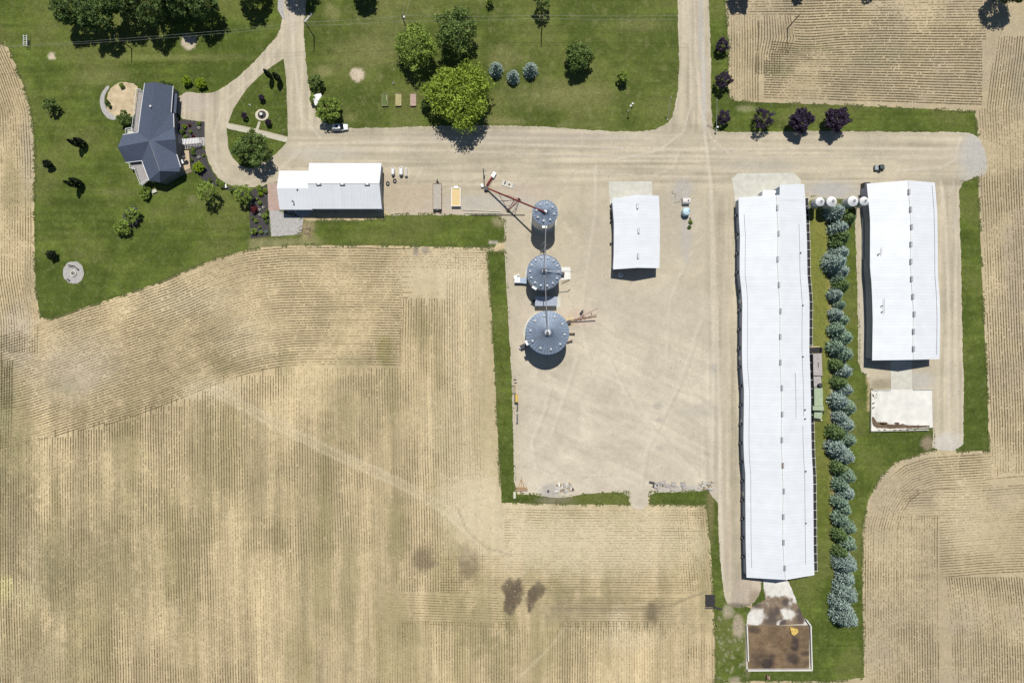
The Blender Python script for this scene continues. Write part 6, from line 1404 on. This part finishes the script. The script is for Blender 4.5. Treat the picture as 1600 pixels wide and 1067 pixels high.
o = empty('fire_pit', G(115.5, 427.5, .07), 'round stone fire pit on the gravel circle', 'fire pit'); MB().lathe((0, 0, 0), [(.9, 0), (.9, .35), (.6, .35), (.6, .05)], 20).build('ring', M['concrete'], o); MB().lathe((0, 0, .05), [(.58, 0), (.4, .1), (.05, .2)], 14).build('ashes', M['concrete_grey'], o); MB().tube((-.4, -.2, .25), (.4, .2, .3), .08, n=6).tube((-.3, .3, .25), (.3, -.3, .3), .08, n=6).build('logs', M['dark'], o)
for (x, y, rz, l) in ((112, 416, -.15, 'dark garden bench on the fire pit circle, left'), (120, 419, -.7, 'dark garden bench on the fire pit circle, right'), (108.5, 438, .5, 'small stool below the fire pit')):
    o = empty('garden_bench', G(x, y, .07), l, 'bench', 'benches at the fire pit', rz=rz); ln = 1.6 if y < 430 else .5; MB().box((0, 0, .42), (ln, .45, .06)).build('seat', M['greydeck'], o); MB().box((0, .24, .7), (ln, .06, .45)).build('backrest', M['dark'], o)
    for s_ in (-1, 1): MB().box((s_ * (ln / 2 - .1), 0, .2), (.07, .4, .4)).build('leg', M['dark'], o)
o = empty('garden_swing', G(45, 67, .03), 'pale slatted swing frame on the lawn in the far corner', 'swing'); b = MB()
for k in range(6): b.box((0, -1.4 + k * .55, 1.5 if k % 2 else 1.3), (.9, .12, .06))
for s_ in (-.5, .5): b.tube((s_, -1.6, 1.5), (s_, 1.6, 1.5), .06, n=5); b.tube((s_, -1.6, 0), (s_, -1.6, 1.5), .05, n=5); b.tube((s_, 1.6, 0), (s_, 1.6, 1.5), .05, n=5)
b.build('frame', M['galvlight'], o); MB().box((0, 0, .5), (.5, 1.4, .06)).build('seat', M['dark'], o)
o = empty('garden_ornament', G(390.5, 165, .07), 'small white ornament on the turning island grass', 'ornament', rz=.4); MB().lathe((0, 0, 0), [(.18, 0), (.1, .3), (.2, .5), (.05, .8)], 10).build('figure', M['plastic'], o); MB().box((0, 0, .03), (.4, .7, .06)).build('base', M['concrete'], o)
o = empty('garden_table', G(352.5, 291.5, .08), 'small white garden table in the bed by the turning circle', 'table'); MB().box((0, 0, .6), (1.1, 1.2, .06), rz=.2).build('table_top', M['plastic'], o); MB().box((0, 0, .3), (.2, .2, .6)).build('leg', M['plastic'], o)
# lamp posts and flag poles
def lamp(px, py, h, label, matl='trimwhite', tip=None):
    g = G(px, py, .02); o = empty('lamp_post', g, label, 'lamp post'); tp = (P(*tip, h) - g) if tip else Vector((0, 0, h)); MB().tube((0, 0, 0), tp, .08, .05, n=8).build('pole', M[matl], o)
    k = .45 if h > 6 else 1
    MB().lathe(tp, [(a_ * k, b_) for a_, b_ in [(.1, 0), (.28, .1), (.3, .35), (.05, .55)]], 12).build('lamp_head', M['plastic'], o); MB().lathe((0, 0, 0), [(.22, 0), (.18, .2)], 10).build('base', M['concrete'], o); return o
lamp(981.5, 174, 4.2, 'lamp post with a white globe on the north lawn'); lamp(1043, 187, 7, 'tall thin white pole at the bend of the north drive', tip=(1048.3, 153)); lamp(1119.5, 204, 9, 'tallest thin white pole between purple trees at the drive junction', tip=(1120.3, 157)); lamp(1117.5, 203, 2.2, 'short dark post beside the tallest white pole', 'dark')
o = empty('birdhouse', G(987, 165, .02), 'small white birdhouse on a post by the lamp post', 'birdhouse'); MB().box((0, 0, 1.5), (.5, .3, .4)).build('box', M['plastic'], o); MB().tube((0, 0, 0), (0, 0, 1.4), .05, n=6).build('post', M['dark'], o)

# ------------------------------------------------------------------ power poles and wires
def pole(bx, by, h, label, arm=1.2, ang=0, trafo=False):
    o = empty('power_pole', G(bx, by, 0), label, 'power pole', 'wooden power poles'); MB().tube((0, 0, 0), (0, 0, h), .17, .11, n=10).build('pole', M['polewood'], o)
    if arm: MB().box((0, 0, h - .5), (arm * 2, .12, .14), rz=ang).build('crossarm', M['polewood'], o)
    for s_ in ((-1, 1) if arm else (0,)):
        x, y = math.cos(ang) * arm * .85 * s_, math.sin(ang) * arm * .85 * s_; MB().lathe((x, y, h - .43 if arm else h), [(.06, 0), (.08, .12), (.03, .22)], 8).build('insulator', M['plastic'], o)
    if trafo: MB().lathe((.45, -.1, h - 1.9), [(.26, 0), (.28, .9), (.1, 1.0)], 14).build('transformer', M['plastic'], o)
    return o
pole(636, 48, 9.6, 'wooden power pole with a white transformer on the north lawn', .9, 1.3, True); pole(846, 50.8, 8.8, 'power pole on the north lawn below the dark edge tree', .8, 1.4)
pole(491, 58, 9.3, 'power pole leaning over the grass right of the forked drive', 0); pole(206, 76.5, 8.6, 'power pole below the top-left grove', 0); pole(1230.4, 45, 9.2, 'bare pole in the east crop block with curved rows around it', 0)
WT = [P(627, 25, 9.2), P(845, 28, 8.5)]
def wires(pts, label, sag=.6, off=0.0):
    o = empty('power_wire', (pts[0].x, pts[0].y, 0), label, 'wire', 'overhead power wires'); b = MB()
    for a, c in zip(pts[:-1], pts[1:]):
        n = 12; pr = None
        for i in range(n + 1):
            t = i / n; v = a.lerp(c, t) + Vector((0, off, -sag * 4 * t * (1 - t)))
            if pr: b.tube(pr, v, .017, n=4, cap=False)
            pr = v
    b.build('cable', M['wire'], o, True)
far_l = P(-60, 75, 9); c1 = P(186, 61, 8.5); c2 = P(476, 35, 9.2)
wires([far_l, c1, c2, P(627, 25, 9.2), P(845, 24, 8.6), P(1090, 24, 9)], 'upper overhead wire crossing the north lawn'); wires([far_l, c1 + Vector((0, -.7, 0)), c2 + Vector((0, -.9, 0)), P(628, 33, 9.1), P(845, 29, 8.5), P(1090, 30, 9)], 'lower overhead wire crossing the north lawn')
wires([P(628, 25, 9.2), P(645, -60, 9)], 'left wire running off the transformer pole to the top edge', .2); wires([P(634, 25, 9.2), P(652, -60, 9)], 'right wire running off the transformer pole to the top edge', .2)
print('objects', len(bpy.data.objects))
